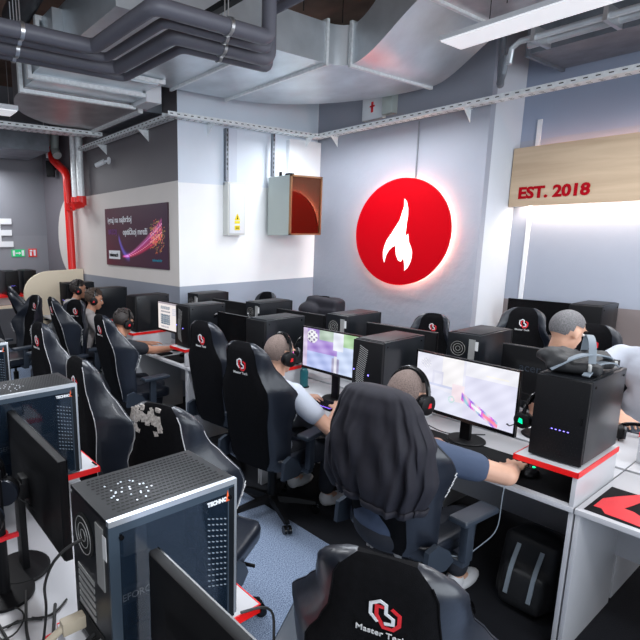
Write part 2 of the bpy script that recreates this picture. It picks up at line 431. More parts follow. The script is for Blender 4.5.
# wall letter and emergency signs on the back wall
me=text('wall_letter','E',.50*1.36,(2.32,YB-.02,1.82),(1,0,0),(0,0,1),'white',None,.012,.02)
solo('wall_letter',me,None,'large white capital letter E on the far grey wall','letter')
t=thing('exit_sign','green emergency exit pictogram sign on the far wall, left of the red sign','sign',(2.72,YB-.01,1.62))
g=G(); g.bb(2.62,2.86,YB-.015,YB-.001,1.62,1.75); part('panel',g,'green',t,True)
g=G(); g.bb(2.80,2.845,YB-.019,YB-.015,1.635,1.735); g.bb(2.64,2.68,YB-.019,YB-.015,1.635,1.735)
g.prism([(0,.02),(.06,.02),(.06,0),(.1,.03),(.06,.06),(.06,.04),(0,.04)],(2.69,YB-.017,1.655),(1,0,0),(0,0,1),.004); part('pictogram',g,'white',t,True)
t=thing('fire_extinguisher_sign','red fire equipment pictogram sign on the far wall, right of the green one','sign',(3.0,YB-.01,1.62))
g=G(); g.bb(2.93,3.08,YB-.015,YB-.001,1.61,1.76); part('panel',g,'redpipe',t,True)
g=G(); g.bb(2.95,2.985,YB-.019,YB-.015,1.63,1.70); g.bb(3.02,3.06,YB-.019,YB-.015,1.63,1.74); g.bb(2.95,3.0,YB-.019,YB-.015,1.71,1.74); part('pictogram',g,'white',t,True)
# speaker, camera
t=thing('wall_speaker','small black loudspeaker mounted high in the far left corner','speaker',(3.2,9.0,3.0))
g=G(); g.box((3.18,8.95,3.12),(.14,.16,.26),Mx.Rotation(-.4,3,'Z'),.015); part('cabinet',g,'plastic',t,True)
g=G(); g.cyl((3.2,8.97,3.12),(3.3,9.,3.14),.02); part('bracket',g,'plastic',t,True)
t=thing('security_camera','small white security camera on the left wall above the poster','camera',(3.25,6.9,2.95))
g=G(); g.cyl((3.22,6.88,3.0),(3.15,7.0,2.955),.034,seg=16); part('body',g,'white',t,True)
g=G(); g.cyl((3.151,6.998,2.956),(3.143,7.012,2.951),.028,seg=16); part('lens',g,'gloss',t,True)
g=G(); g.cyl((3.3,6.88,3.02),(3.285,6.88,3.02),.05); g.cyl((3.3,6.88,3.02),(3.22,6.89,3.0),.018); part('mount',g,'white',t,True)
# distribution box with yellow labels
t=thing('electrical_box','narrow white electrical box with yellow warning labels on the white wall','electrical box',(4.08,WM-.05,1.97))
g=G(); g.bb(3.95,4.22,WM-.10,WM-.001,1.97,2.60,.004); part('housing',g,mat('box_white',(.62,.63,.60),.4),t,True)
g=G(); g.bb(3.97,4.20,WM-.108,WM-.10,1.99,2.58,.002); part('door',g,'white',t,True)
g=G(); g.bb(4.05,4.13,WM-.112,WM-.108,2.03,2.085); g.bb(4.05,4.13,WM-.112,WM-.108,2.11,2.14); g.prism([(0,0),(.09,0),(.045,.08)],(4.045,WM-.108,2.15),(1,0,0),(0,0,1),.004); part('warning_label',g,'yellow',t,True)
g=G(); g.prism([(.035,.012),(.055,.012),(.045,.055)],(4.045,WM-.113,2.15),(1,0,0),(0,0,1),.002)
for i in range(2): g.bb(4.065,4.115,WM-.114,WM-.112,2.045+i*.018,2.052+i*.018)
part('warning_symbol',g,'plastic',t,True)
# grey cabinet with amber glass front
t=thing('glass_fronted_cabinet','grey steel wall cabinet with an amber glass front mirroring the red sign','cabinet',(4.92,4.87,1.965))
g=G(); g.bb(4.64,5.20,4.66,WM-.062,1.965,2.69); part('body',g,'greybox',t,True)
g=G(); g.bb(4.66,5.18,4.645,4.66,1.985,2.67); part('glass_front',g,'copper',t,True)
g=G()
for a in ((4.64,4.66,1.965,2.69),(5.18,5.20,1.965,2.69),(4.64,5.20,1.965,1.985),(4.64,5.20,2.67,2.69)): g.bb(a[0],a[1],4.63,4.66,a[2],a[3])
part('frame',g,mat('bronze_frame',(.30,.16,.08),.35,.7),t,True)
g=G(); g.bb(4.70,4.78,4.72,4.80,2.69,2.72); g.cyl((4.72,4.9,2.69),(4.72,4.9,2.75),.02); part('cable_gland',g,'plastic',t,True)
# vertical slotted rails above the boxes
for x,lab in ((3.97,'slotted steel strut rising from the white electrical box to the cable tray'),(4.67,'slotted steel strut rising from the grey glass-fronted cabinet to the cable tray')):
    yy=WM-.04 if x<4.5 else WM-.1
    t=thing('slotted_strut',lab,'strut',(x,yy,2.6))
    g=G(); g.bb(x-.02,x+.02,yy-.02,yy+.018,2.61 if x<4.5 else 2.70,3.22); part('channel',g,'galv_d',t,True)
    g=G(); z=2.74
    while z<3.2: g.bb(x-.006,x+.006,yy-.022,yy-.019,z,z+.03); z+=.055
    part('slots',g,'hole',t,True)
# emergency panel up on the logo wall
t=thing('emergency_light_box','white square box with a red symbol high on the logo wall','wall box',(WG-.06,4.2,3.35))
g=G(); g.bb(WG-.08,WG-.001,4.03,4.32,3.34,3.62,.005); part('housing',g,'white',t,True)
g=G(); g.bb(WG-.084,WG-.08,4.16,4.19,3.42,3.54); g.bb(WG-.084,WG-.08,4.14,4.21,3.48,3.50); part('symbol',g,'redlogo',t,True)
g=G(); g.bb(WG-.12,WG-.001,3.88,4.01,3.36,3.62,.005); solo('junction_box',g,'greybox','plain grey junction box beside the red-symbol box on the logo wall','junction box')

# ------------------------------------------------------------------ cable trays
def tray(label,p0,p1,w=.12,brk=None,h=.045):
    p0=V(p0);p1=V(p1);d=(p1-p0);L=d.length;d.normalize();s=V((-d.y,d.x,0))
    t=thing('cable_tray',label,'cable tray',(p0+p1)/2)
    rot=Mx.Rotation(math.atan2(d.y,d.x),3,'Z'); c=(p0+p1)/2
    g=G(); g.box(c,(L,w,.003),rot)
    for k in (-1,1): g.box(c+s*k*w/2+V((0,0,h/2)),(L,.003,h),rot)
    part('channel',g,'galv_l',t,True)
    g=G(); n=int(L/.09)
    for i in range(n):
        q=p0+d*(i+.5)*L/n
        for k in (-1,1):
            g.box(q+s*k*(w/2+.0012*1)+V((0,0,h/2)),(.035,.003,.009),rot)
        g.box(q-V((0,0,.0015)),(.035,.009,.002),rot); g.box(q+s*w*.3-V((0,0,.0015)),(.035,.009,.002),rot)
    part('slots',g,'hole',t,True,smooth=False)
    for (bx,by,nx,ny) in (brk or []):
        g=G(); g.prism([(0,0),(.15,0),(0,-.13)],(bx,by,p0.z-.003),(nx,ny,0),(0,0,1),.004)
        g.box((bx+nx*.08,by+ny*.08,p0.z-.006),(.16 if nx else .03,.16 if ny else .03,.004))
        part('bracket',g,'galv_l',t,True,smooth=False)
    return t
tray('perforated cable tray running above the white middle wall',(3.08,WM-.10,3.24),(5.42,WM-.10,3.24),brk=[(3.72,WM,0,-1),(5.3,WM-.06,0,-1)])
tray('perforated cable tray running above the red round sign and on past the column',(5.49,WM-.04,3.24),(5.49,-2,3.24),w=.14,brk=[(WG,4.75,-1,0),(WG,3.0,-1,0)])
tray('perforated cable tray along the left wall above the security camera',(3.2,WM+.0,3.24),(3.2,7.6,3.24),brk=[(WL,5.75,-1,0),(WL,6.95,-1,0)])
tray('perforated cable tray crossing from the left edge toward the left wall',(-1.5,6.75,3.3),(3.12,6.75,3.3),w=.14)
tray('second cable tray crossing the room beyond, against the far dark duct',(-1.5,7.5,3.42),(3.2,7.5,3.42),w=.10)

# ------------------------------------------------------------------ ducts and pipes
def flange(g,x0,x1,y0,y1,z0,z1,axis,w=.025,d=.03):
    """rectangular collar"""
    if axis=='x':
        for a in ((y0-w,y0,z0-w,z1+w),(y1,y1+w,z0-w,z1+w)): g.bb(x0-d/2,x0+d/2,a[0],a[1],a[2],a[3])
        for a in ((z0-w,z0),(z1,z1+w)): g.bb(x0-d/2,x0+d/2,y0,y1,a[0],a[1])
    else:
        for a in ((x0-w,x0,z0-w,z1+w),(x1,x1+w,z0-w,z1+w)): g.bb(a[0],a[1],y0-d/2,y0+d/2,a[2],a[3])
        for a in ((z0-w,z0),(z1,z1+w)): g.bb(x0,x1,y0-d/2,y0+d/2,a[0],a[1])
t=thing('air_duct','large galvanised air duct sweeping in an elbow and rising above the round red sign','air duct',(4,3.8,3.5))
g=G(); g.bb(1.75,3.84,3.45,4.9,3.5,3.84); part('straight_section',g,'galv',t,True)
g=G(); pl=[(3.86,3.45),(3.95,3.44),(4.03,3.41),(4.08,3.36)]
pl+=[(5.38,3.36)]
for k in range(0,13):
    a=PI/2*k/12; pl.append((3.86+1.52*math.cos(a),3.42+1.48*math.sin(a)))
g.prism(pl,(0,0,3.5),(1,0,0),(0,1,0),.34); part('elbow',g,'galv',t,True)
g=G(); N=14; R=[]
for k in range(N+1):
    s=k/N; y=3.33-.68*s; e=s*s*(3-2*s)*.55+.45*s**1.8; zb=3.5+.34*e; zt=3.84+.46*(s*s*(3-2*s))
    R.append(g.ring([(4.08,y,zb),(5.38,y,zb),(5.38,y,zt),(4.08,y,zt)]))
g.skin(R); part('rising_section',g,'galv',t,True)
g=G(); g.bb(4.08,5.38,-1.5,2.62,3.84,4.3); part('straight_section',g,mat('pinkish_galvanised',(.64,.60,.60),.33,.75,noise=.2,nscale=4),t,True)
for i,(a) in enumerate([('x',3.11,0,3.45,4.9,3.5,3.84),('x',3.85,0,3.45,4.9,3.5,3.84)]):
    g=G(); flange(g,a[1],a[2],a[3],a[4],a[5],a[6],'x'); part('flange',g,'galv_l',t,True)
g=G(); flange(g,4.08,5.38,3.345,0,3.5,3.84,'y'); part('flange',g,'galv_l',t,True)
g=G(); flange(g,4.08,5.38,2.635,0,3.84,4.3,'y'); part('flange',g,'galv_l',t,True)
g=G()
for x,y in ((4.7,2.3),(5.1,2.3),(3.5,3.4),(3.98,3.38)): g.cyl((x,y,3.84 if y>3 else 3.8),(x,y,ZC),.004,seg=6)
part('hanger_rod',g,'plastic',t,True)
# fan-coil style duct with rounded elbow at the left wall
t=thing('duct_elbow','galvanised duct with a rounded flat underside and ribbed flanges beside the left wall','air duct',(2.4,5.6,3.35))
g=G(); pl=[(1.64,5.26)]
for k in range(0,15):
    a=PI-PI/2*k/14; pl.append((2.98+1.34*math.cos(a),5.36+1.42*math.sin(a)))
pl+=[(2.98,5.40),(2.84,5.36),(2.78,5.26)]
g.prism(pl,(0,0,3.36),(1,0,0),(0,1,0),.36); part('elbow',g,mat('brown_grey_steel',(.30,.28,.29),.35,.8,noise=.2,nscale=5),t,True)
g=G(); g.bb(2.98,WL-.012,5.40,6.78,3.36,3.72); part('wall_connector',g,'galv_d',t,True)
g=G(); g.bb(2.96,3.02,5.38,6.80,3.33,3.75); part('flange',g,'galv_l',t,True)
zz=[3.36,3.42,3.49,3.54]; yy=[5.26,4.98,4.70,4.42]
for i in range(3):
    g=G(); g.bb(1.66,2.80+.02*i,yy[i+1],yy[i],zz[i]+.02,3.80); part('duct_section',g,'galv',t,True)
    g=G(); flange(g,1.64,2.82+.02*i,yy[i],0,zz[i],3.78,'y',w=.035,d=.05); part('flange',g,'galv_l',t,True)
g=G(); g.bb(2.82,3.0,4.94,5.24,3.34,3.60); solo('duct_junction_box',g,'white','small white control box at the right end of the ribbed duct','control box')
# overhead ducts at top left
t=thing('air_duct','pale blue-grey rectangular duct overhead at the top left corner','air duct',(.9,3.6,3.75))
g=G(); g.bb(-.6,1.12,3.3,4.75,3.64,3.98); part('straight_section',g,'galv',t,True)
g=G(); flange(g,1.13,0,3.3,4.75,3.64,3.98,'x'); part('flange',g,'galv_l',t,True)
g=G(); g.tube(bend([(1.60,5.2,3.95),(1.50,4.3,3.92),(1.42,3.6,3.92),(1.42,3.3,4.54)],.2),.12,16); solo('round_duct',g,'blackduct','thick black round duct overhead near the top left corner','round duct')
g=G(); g.bb(-1.5,2.95,8.3,9.4,3.30,3.72)
t=thing('air_duct','long dark duct crossing in front of the far wall above the letter E','air duct',(1,8.9,3.62)); part('straight_section',g,'galv_d',t,True)
for x in (.8,2.2):
    g=G(); flange(g,x,0,8.3,9.4,3.30,3.72,'x'); part('flange',g,'galv_d',t,True)
# ducts on the right above the recess
t=thing('air_duct','dull grey duct running above the recess wall toward the right edge','air duct',(5.7,.5,3.55))
g=G(); g.bb(5.5,6.26,-2,2.46,3.60,3.95); part('straight_section',g,'galv_d',t,True)
g=G(); flange(g,5.5,6.26,2.45,0,3.6,3.95,'y'); part('flange',g,'galv_d',t,True)
t=thing('conduit_pipe','pair of thin steel conduits hung beside the long white lamp','pipe',(5.0,.5,3.55))
g=G(); g.tube([(5.02,-2,3.58),(5.02,2.32,3.58),(5.02,2.38,3.54),(5.02,2.39,3.42)],.025,10); part('pipe',g,'galv',t,True)
g=G(); g.tube([(5.24,-2,3.6),(5.24,2.34,3.6)],.035,10); part('pipe',g,'galv',t,True)
for y in (.3,1.,1.7,2.2):
    g=G(); g.bb(4.97,5.3,y-.015,y+.015,3.54,3.66); part('pipe_clamp',g,'zinc',t,True)
g=G(); g.tube([(5.20,2.5,3.55),(5.20,2.52,3.40),(5.24,2.56,3.34),(5.34,2.6,3.34),(5.40,2.64,3.50),(5.44,2.68,4.54)],.03,10); solo('waste_pipe_trap',g,'galv_d','short curled grey pipe trap beside the top of the column','pipe')
for o_ in [o for o in COL.objects if o.get('category') in ('air duct','cable tray','pipe') and not o.parent]:
    pts_={'above the letter E':((.3,8.4,3.72),(2.4,8.4,3.72)),'recess wall toward':((5.6,1.2,3.95),(5.6,-.8,3.95)),'top left corner':((0,3.6,3.98),(.8,4.5,3.98)),
     'from the left edge':((.2,6.75,3.3),(1.3,6.75,3.3)),'against the far':((.6,7.5,3.42),(2.6,7.5,3.42)),'pair of thin':((5.13,1.,3.6),(5.13,.3,3.6))}
    for k_,pp in pts_.items():
        if k_ in o_['label']:
            for q_ in pp:
                g=G(); g.cyl(q_,(q_[0],q_[1],ZC),.005,seg=6); part('hanger_rod',g,'zinc',o_,True)
# lamp
t=thing('linear_ceiling_lamp','long white rectangular lamp hanging overhead at the upper right','lamp',(3.87,.4,3.3))
g=G(); g.bb(3.70,3.99,-1.6,2.26,3.315,3.345); part('housing',g,'white',t,True)
g=G(); g.bb(3.71,3.98,-1.59,2.25,3.305,3.315); part('diffuser',g,'lamp',t,True)
g=G(); 
for y in (2.,-.8): g.cyl((3.87,y,3.37),(3.87,y,ZC),.003,seg=6)
part('suspension_wire',g,'plastic',t,True)
t=thing('linear_ceiling_lamp','white rectangular lamp tip at the left edge under the far tray','lamp',(1.5,5.6,3.2))
g=G(); g.bb(.4,1.66,5.5,5.78,3.215,3.26); part('housing',g,'white',t,True)
g=G(); g.bb(.41,1.65,5.51,5.77,3.205,3.215); part('diffuser',g,'lamp',t,True)
g=G(); g.cyl((1.4,5.64,3.26),(1.4,5.64,ZC),.003,seg=6); part('suspension_wire',g,'plastic',t,True)
# four lagged pipes
t=thing('lagged_pipe_run','bundle of four grey lagged pipes zigzagging under the ceiling','pipes',(2,3.5,3.2))
rad=[.047,.031,.050,.031]; ya=[3.42,3.575,3.74,3.91]; xb=[1.56,1.72,1.88,2.04]; yc=[2.66,2.81,2.96,3.11]; xe=[2.43,2.57,2.71,2.85]
for i in range(4):
    up=4.4 if i==0 else 3.52+.0*i
    pts=[(-1.2,ya[i]-.03,3.2),(xb[i],ya[i],3.2),(xb[i]+.02,yc[i],3.2),(xe[i],yc[i],3.2)]
    if i==0: pts+=[(xe[i],yc[i],4.4)]
    else: pts+=[(xe[i],yc[i],3.30+.13*i),(xe[i]+.0,-1.,3.30+.13*i)]
    g=G(); g.tube(bend(pts,.055,4),rad[i],16); part('pipe',g,'lag',t,True)
for i in range(4):
    for x,y in ((1.08+.03*i,ya[i]),(2.1+.09*i,yc[i])):
        g=G(); g.cyl((x-.012,y,3.2),(x+.012,y,3.2),rad[i]+.008,seg=18); g.cyl((x,y,3.2+rad[i]),(x,y,3.55),.004,seg=6); part('pipe_clip',g,'zinc',t,True)
g=G(); g.bb(2.2,2.26,2.45,3.3,3.40,3.44); part('support_rail',g,'plastic',t,True)
# red sprinkler pipe, silver risers
t=thing('red_pipe','bright red vertical pipe with a kink near the left end of the far wall','pipe',(3.15,8.2,0))
g=G(); g.tube(bend([(3.18,8.9,3.62),(3.18,8.86,3.28),(3.18,8.22,2.98),(3.18,8.18,.8)],.12),.065,14); part('pipe',g,'redpipe',t,True)
g=G(); g.cyl((3.18,8.9,3.30),(3.18,8.9,3.75),.08); part('pipe_sleeve',g,'white',t,True)
g=G(); g.tube([(3.15,8.55,3.75),(3.15,8.62,3.4),(3.15,8.5,3.28)],.07,12); solo('grey_pipe_sleeve',g,'greybox','short grey pipe stub at the top of the red pipe','pipe')
for i,y in enumerate((7.88,7.66)):
    t=thing('silver_riser_pipe',('left','right')[i]+' of two silver vertical pipes with red couplings above the poster','pipe',(3.18,y,2.5))
    g=G(); g.cyl((3.18,y,2.56),(3.18,y,3.60),.055,seg=14); part('pipe',g,'galv_l',t,True)
    g=G(); g.cyl((3.18,y,3.56),(3.18,y,3.61),.085,seg=12); part('flange',g,'redpipe',t,True)
    g=G(); g.cyl((3.18,y,2.44),(3.18,y,2.58),.075,seg=12); g.cyl((3.18,y-.02,2.46),(3.02,y-.06,2.42),.055,seg=10)
    for k in range(6): g.cyl((3.03,y-.06+.06*math.cos(k*PI/3),2.42+.06*math.sin(k*PI/3)),(3.0,y-.06+.06*math.cos(k*PI/3),2.42+.06*math.sin(k*PI/3)),.012,seg=6)
    part('coupling',g,'redpipe',t,True)

# ------------------------------------------------------------------ desks
# local: user side at x=0, desk depth +x ; riser shelf at low y ; user faces +x
DD=.64; SW=1.036
def make_desk(label):
    t=thing('gaming_desk',label,'desk')
    g=G(); g.bb(0,DD,.002,SW,.725,.75,.002); part('tabletop',g,'white_lam',t)
    for y in (.002,SW-.02):
        g=G(); g.bb(.012,DD-.01,y,y+.018,0,.724,.001); part('side_panel',g,'white_lam',t)
    g=G(); g.bb(DD-.04,DD-.022,.02,SW-.02,.30,.724); part('back_panel',g,'grey_lam',t)
    g=G(); g.bb(.0,.50,.002,.262,.893,.917,.001); part('riser_shelf',g,'white_lam',t)
    g=G(); g.bb(.004,.50,.003,.021,.751,.892,.001); part('riser_panel',g,'white_lam',t)
    g=G(); g.bb(.44,.50,.022,.24,.751,.892); part('riser_panel',g,'white_lam',t)
    g=G(); g.bb(-.004,0,-.002,.266,.892,.918); g.bb(-.004,.50,-.002,.002,.892,.918); g.bb(-.004,.50,.262,.266,.892,.918); part('edge_trim',g,'red',t,label='red edge strip')
    return t
XC=2.555; YB0=.75
desk0=make_desk('x')
def yb(k): return YB0+1.04*k
cl=['white desk nearest the camera at the right edge, with the red patterned mouse mat',
'white desk of the man under the draped hoodie, with the bag-topped computer',
'white desk of the shaven-headed player in white with purple keyboard',
'white desk in front of the empty black chair in the centre row',
'white desk of the boy in black at the monitor with a document page',
'white desk by the left wall in front of the boy in the lettered grey hoodie',
'white desk by the left wall in front of the boy in the pale tee',
'last white desk by the left wall, against the beige panel']
for k in range(-1,7): place(desk0,(XC,yb(k),0),0,cl[k+1],'desks of the long row')
dl=['white desk behind the long row where the man in the white tee sits','white desk behind the long row with the monitor hiding the cropped-haired man','white desk behind the long row at the empty chair left of the column','white desk behind the long row with the garment-hung chair','white desk behind the long row nearest the white wall']
for k in range(-1,4): place(desk0,(3.865,yb(k+1),0),PI,dl[k+1],'desks facing away behind the long row')
XA=.875
al=['white desk under the big computer in the left foreground','white desk under the second glass-sided computer at left','white desk under the third glass-sided computer at the left edge','far white desk of the left row, before the player at the left edge']
for k in range(4): place(desk0,(XA,1.22+1.10*k,0),PI,al[k],'desks of the left row')
# ------------------------------------------------------------------ computers
# local: front faces -x, origin bottom centre of front edge -> x 0..L
def make_pc(label,style='plain',L=.44,W=.215,H=.40):
    t=thing('desktop_computer',label,'computer')
    fb=.012
    g=G(); g.bb(.022,L,-W/2,W/2,fb,H,.006); 
    if style!='glass': part('body',g,'steel_black',t)
    else:
        g.bm.free(); g=G()
        # open shell: left/far side, bottom, top, rear frame, front wall
        g.bb(.02,L,-W/2,-W/2+.01,fb,H-.02); g.bb(.02,L,-W/2+.01,W/2-.01,fb,.05); g.bb(.02,L,-W/2+.01,W/2-.01,H-.03,H-.012)
        g.bb(L-.012,L,-W/2+.01,W/2-.01,.05,H-.03); g.bb(.012,.03,-W/2,W/2,fb,H-.02)
        part('body',g,'steel_black',t)
        g=G(); g.bb(.04,L-.03,-W/2+.012,-W/2+.02,.08,H-.04); part('motherboard',g,'pcb',t)
        g=G(); g.bb(.10,L-.03,-W/2+.02,W/2-.05,.15,.20,.006); part('graphics_card',g,'arm',t)
        text('card_lettering','GEFORCE RTX',.026,(.14+.20,W/2-.049,.163),(-1,0,0),(0,0,1),'pale',t,.0006)
        g=G(); g.bb(.06,L-.02,-W/2+.02,W/2-.03,.052,.115,.004); g.bb(.08,L-.04,W/2-.03,W/2-.026,.10,.106); part('power_supply_shroud',g,'plastic',t)
        for zc in (.16,.29):
            g=G(); 
            R=[g.ring([V((.045,.0+.055*math.cos(2*PI*k/20)*f,zc+.055*math.sin(2*PI*k/20)*f)) for k in range(20)]) for f in (1,.9)]; g.skin(R,caps=False)
            for k in range(7): g.box((.05,.03*math.cos(k*.9),zc+.03*math.sin(k*.9)),(.004,.05,.014),Mx.Rotation(k*.9,3,'X'))
            part('fan',g,'arm',t)
        g=G(); g.box((.25,-.03,.28),(.07,.07,.09),None,.006); part('cpu_cooler',g,'galv_d',t)
        g=G(); g.bb(.03,L-.012,W/2-.007,W/2-.003,.02,H-.03); part('glass_side',g,'glass',t)
        g=G(); 
        for a in ((.014,L,H-.034,H-.012),(.014,L,.012,.02)): g.bb(a[0],a[1],W/2-.009,W/2-.001,a[2],a[3])
        for a in ((.014,.034),(L-.026,L)): g.bb(a[0],a[1],W/2-.009,W/2-.001,.02,H-.034)
        part('glass_frame',g,mat('blue_grey_frame',(.045,.065,.09),.35,.3),t)
        g=G(); g.bb(0.006,L,W/2-.012,W/2+.001,H-.013,H+.001); g.bb(.006,.014,W/2-.012,W/2+.001,.02,H-.013); part('aluminium_edge',g,'alu',t,label='bright aluminium edge')
        text('brand_lettering','TECHNO',.015,(.100,W/2,H-.052),(-1,0,0),(0,0,1),'white',t,.0006,.001)
        g=G(); g.prism([(-.006,0),(.006,0),(0,.03)],(.036,W/2,H-.054),(-1,0,0),(0,0,1),.001); part('flame_emblem',g,mat('emblem_orange',(.8,.12,.03),.5),t)
        g=G()
        for i in range(5):
            for j in range(13): g.box((.042+.013*i,W/2-.0022,.12+.016*j+.004*i),(.008,.0008,.003),Mx.Rotation(-.5,3,'Y'))
        part('vent_pattern',g,'strap',t,smooth=False)
        for x in (.03,L-.03):
            for z in (.035,H-.045):
                if z<.1 and x<.1: continue
                g=G(); g.cyl((x,W/2-.004,z),(x,W/2+.004,z),.006,seg=10); part('thumbscrew',g,'gloss',t)
    if style=='glass':
        g=G(); g.bb(.006,L,-W/2,W/2-.013,H-.012,H,.002); part('top_panel',g,'case_top',t)
        # perforated top
        g=G(); nx,ny=26,13
        for i in range(nx):
            for j in range(ny):
                x=.03+(L-.06)*(i+.5*(j%2))/nx; y=-W/2+.018+(W-.05)*j/(ny-1)
                g.prism([(-.0042,-.0026),(.0042,-.0026),(.0042,.0026),(-.0042,.0026)],(x,y,H+.0003),(1,0,0),(0,1,0),.0002)
        part('vent_holes',g,'hole',t,smooth=False)
        g=G(); 
        for i in range(26):
            x=L-.05-random.random()*.12; y=W/2-.02-random.random()*.14
            g.box((x,y,H+.0012),(.004,.004,.0015))
        ds=part('dust_specks',g,'alu',t,smooth=False); ds['kind']='stuff'
        g=G(); g.bb(-.0,.008,-W/2+.004,W/2-.004,.014,H-.004,.002); part('front_panel',g,'gloss',t)
    else:
        g=G(); g.bb(.03,L-.02,-W/2+.014,W/2-.014,H,H+.004,.001); part('top_panel',g,'case_top',t)
        g=G(); g.bb(0,.022,-W/2+.001,W/2-.001,.006,H-.004,.006); part('front_panel',g,'plastic',t)
        if style=='silver':
            g=G()
            z=.05
            while z<H-.05:
                yo=.028*math.sin((z-.05)*16); 
                g.stroke([(-.03+yo*.4,z),(.03+yo*.4,z+.026)],.0042,(-.0006,0.035,0),(0,1,0),(0,0,1),-.001)
                z+=.0125
            part('silver_vent',g,'silver',t,smooth=False)
            g=G(); g.bb(-.002,0,-.02,-.012,H*.45,H*.47); g.bb(-.002,0,.09,.095,H*.5,H*.52); part('indicator_light',g,'blueled',t,smooth=False)
        else:
            g=G()
            for i in range(5): g.box((-.001,.02-.016*i,.155),(.002,.006,.003))
            part('indicator_light',g,'blueled',t,smooth=False)
            g=G()
            for i in range(12):
                for j in range(22):
                    g.prism([(-.002,-.002),(.002,-.002),(.002,.002),(-.002,.002)],(-.0003,-.085+.0153*i+.0076*(j%2),.03+.0155*j),(0,1,0),(0,0,1),-.0002)
            part('vent_holes',g,'hole',t,smooth=False)
            g=G(); g.bb(-.001,.0,-.094,-.086,.20,.235); part('latch',g,'gloss',t)
        for x in (.05,L-.04):
            g=G(); g.cyl((x,-W/2-.003,H-.03),(x,-W/2+.004,H-.03),.006,seg=10); part('thumbscrew',g,'gloss',t)
    # rear: io shield, expansion slots, fan grille, power supply
    g=G(); g.bb(L,L+.003,W/2-.07,W/2-.03,H-.19,H-.03); 
    for i in range(6): g.bb(L,L+.002,-W/2+.03,-W/2+.13,.10+.02*i,.112+.02*i)
    part('rear_ports',g,'silver',t,smooth=False)
    g=G(); g.cyl((L,-.03,H-.10),(L+.003,-.03,H-.10),.055,seg=20); part('rear_fan_grille',g,'hole',t)
    g=G(); g.bb(L,L+.002,-W/2+.02,W/2-.05,.03,.09); part('power_supply_grille',g,'hole',t)
    g=G(); 
    for k in range(3): 
        r=.015+.016*k
        for q in range(20):
            a0,a1=2*PI*q/20,2*PI*(q+1)/20
            g.cyl((L+.005,-.03+r*math.cos(a0),H-.10+r*math.sin(a0)),(L+.005,-.03+r*math.cos(a1),H-.10+r*math.sin(a1)),.0012,seg=4)
    part('rear_fan_guard',g,'silver',t)
    g=G(); g.bb(L+.003,L+.004,W/2-.029,W/2-.009,H-.10,H-.04); part('rear_label',g,'pale',t)
    for x in (.05,L-.05):
        for y in (-.08,.08):
            g=G(); g.cyl((x,y,0),(x,y,.014),.014,seg=10); part('foot',g,'plastic',t)
    return t
ZR=.9185
pcA=make_pc('x','glass',.37,.225,.415); pcP=make_pc('x','plain'); pcS=make_pc('x','silver')
pcA.name='gaming_computer'
ca=['large glass-sided computer in the left foreground with perforated top and aluminium edge','second glass-sided computer on the left, behind the tilted black monitor back','third glass-sided computer cut by the left edge','glass-sided computer farthest along the left row']
for k in range(4): 
    place(pcA,(.79,1.065+1.09*k,ZR),PI,ca[k],'glass-sided computers of the left row')
cc=['black computer with the grey-strapped bag on top, on the nearest red-edged shelf','black computer with silver diagonal vent, between the two lit game screens','black computer directly beyond the shaven-headed player in white','black computer beside the screen with the document page','black computer by the left wall behind the boy in black','black computer by the left wall beside the boy in the lettered hoodie','black computer nearest the beige panel']
for k in range(7): place(pcP if k in (0,2,4,5,6) else pcS,(2.60,yb(k)+.118,ZR),0,cc[k],'computers of the long row')
cd={1:'rear-facing black computer between the large game screen and the empty chairs',2:'rear-facing black computer below the red round sign, left part',3:'rear-facing black computer under the grey glass-fronted cabinet',4:'rear-facing black computer closest to the corner of the white wall'}
for k in (0,1,2,3): place(pcP,(3.72,yb(k+1)-.115,ZR),PI,cd[k+1],'rear-facing computers behind the long row')

# ------------------------------------------------------------------ monitors
def scr_game1(u,v):      # desert town shooter view, very bright
    c=[.86,.86,.97]
    if v<.42-.12*u: c=[.80,.82,.96]
    if u>.52: c=[.80,.80,.97]; 
    if u>.52 and v>.75: c=[.93,.93,1]
    if .28<u<.5 and v>.45: c=[.97,.95,.97]
    if .18<u<.30 and .45<v<.72: c=[.78,.78,.92]
    if .20<u<.28 and .45<v<.68: c=[.86,.86,.97]
    if abs(v-.47)<.02 and u<.45: c=[.66,.70,.90]
    if .40<u<.52 and .25<v<.55: c=[.98,.84,.90]
    # gun
    d=abs((v-.30)+(u-.58)*.95)
    if .50<u<.86 and d<.07: c=[.62+.3*math.sin(u*90+v*40),.42+.3*math.sin(u*60),.80]
    if .72<u<.86 and d<.03: c=[1,.25,.40]
    if .60<u<.70 and d<.03: c=[.95,.95,1]
    if math.hypot((u-.10),(v-.82)*.6)<.055: c=[.72,.72,.85] if (int(u*90)+int(v*60))%3 else [.95,.95,.98]
    if abs(math.hypot((u-.40),(v-.27)*.56)-.028)<.006: c=[.6,.8,.8]
    if .72<u<.92 and .80<v<.83: c=[.98,.95,.90]
    n=.04*math.sin(u*17+v*9)+.03*math.sin(u*41-v*29)
    return [max(0,x+n) for x in c]
def scr_game2(u,v):
    c=[.46,.32,.74]
    if v<.42: c=[.50,.58,.92]
    if u>.62: c=[.62,.72,.95]
    if .3<u<.62 and v>.75: c=[.50,.62,.52]
    if u>.7 and v>.68: c=[.45,.68,.40]
    if .55<u<.72 and v>.55: c=[.85,.88,.98]
    if math.hypot((u-.17),(v-.80)*.6)<.10: c=[.92,.92,.95] if math.sin(u*70)*math.sin(v*50)>-.3 else [.25,.2,.35]
    if .53<u<.66 and v<.36: c=[.40,.38,.55]
    if .57<u<.62 and v<.42: c=[.80,.80,.9]
    if .0<u<.08: c=[.7,.6,.8]
    n=.07*math.sin(u*23+v*11)+.05*math.sin(u*11-v*31)
    return [max(0,x+n) for x in c]
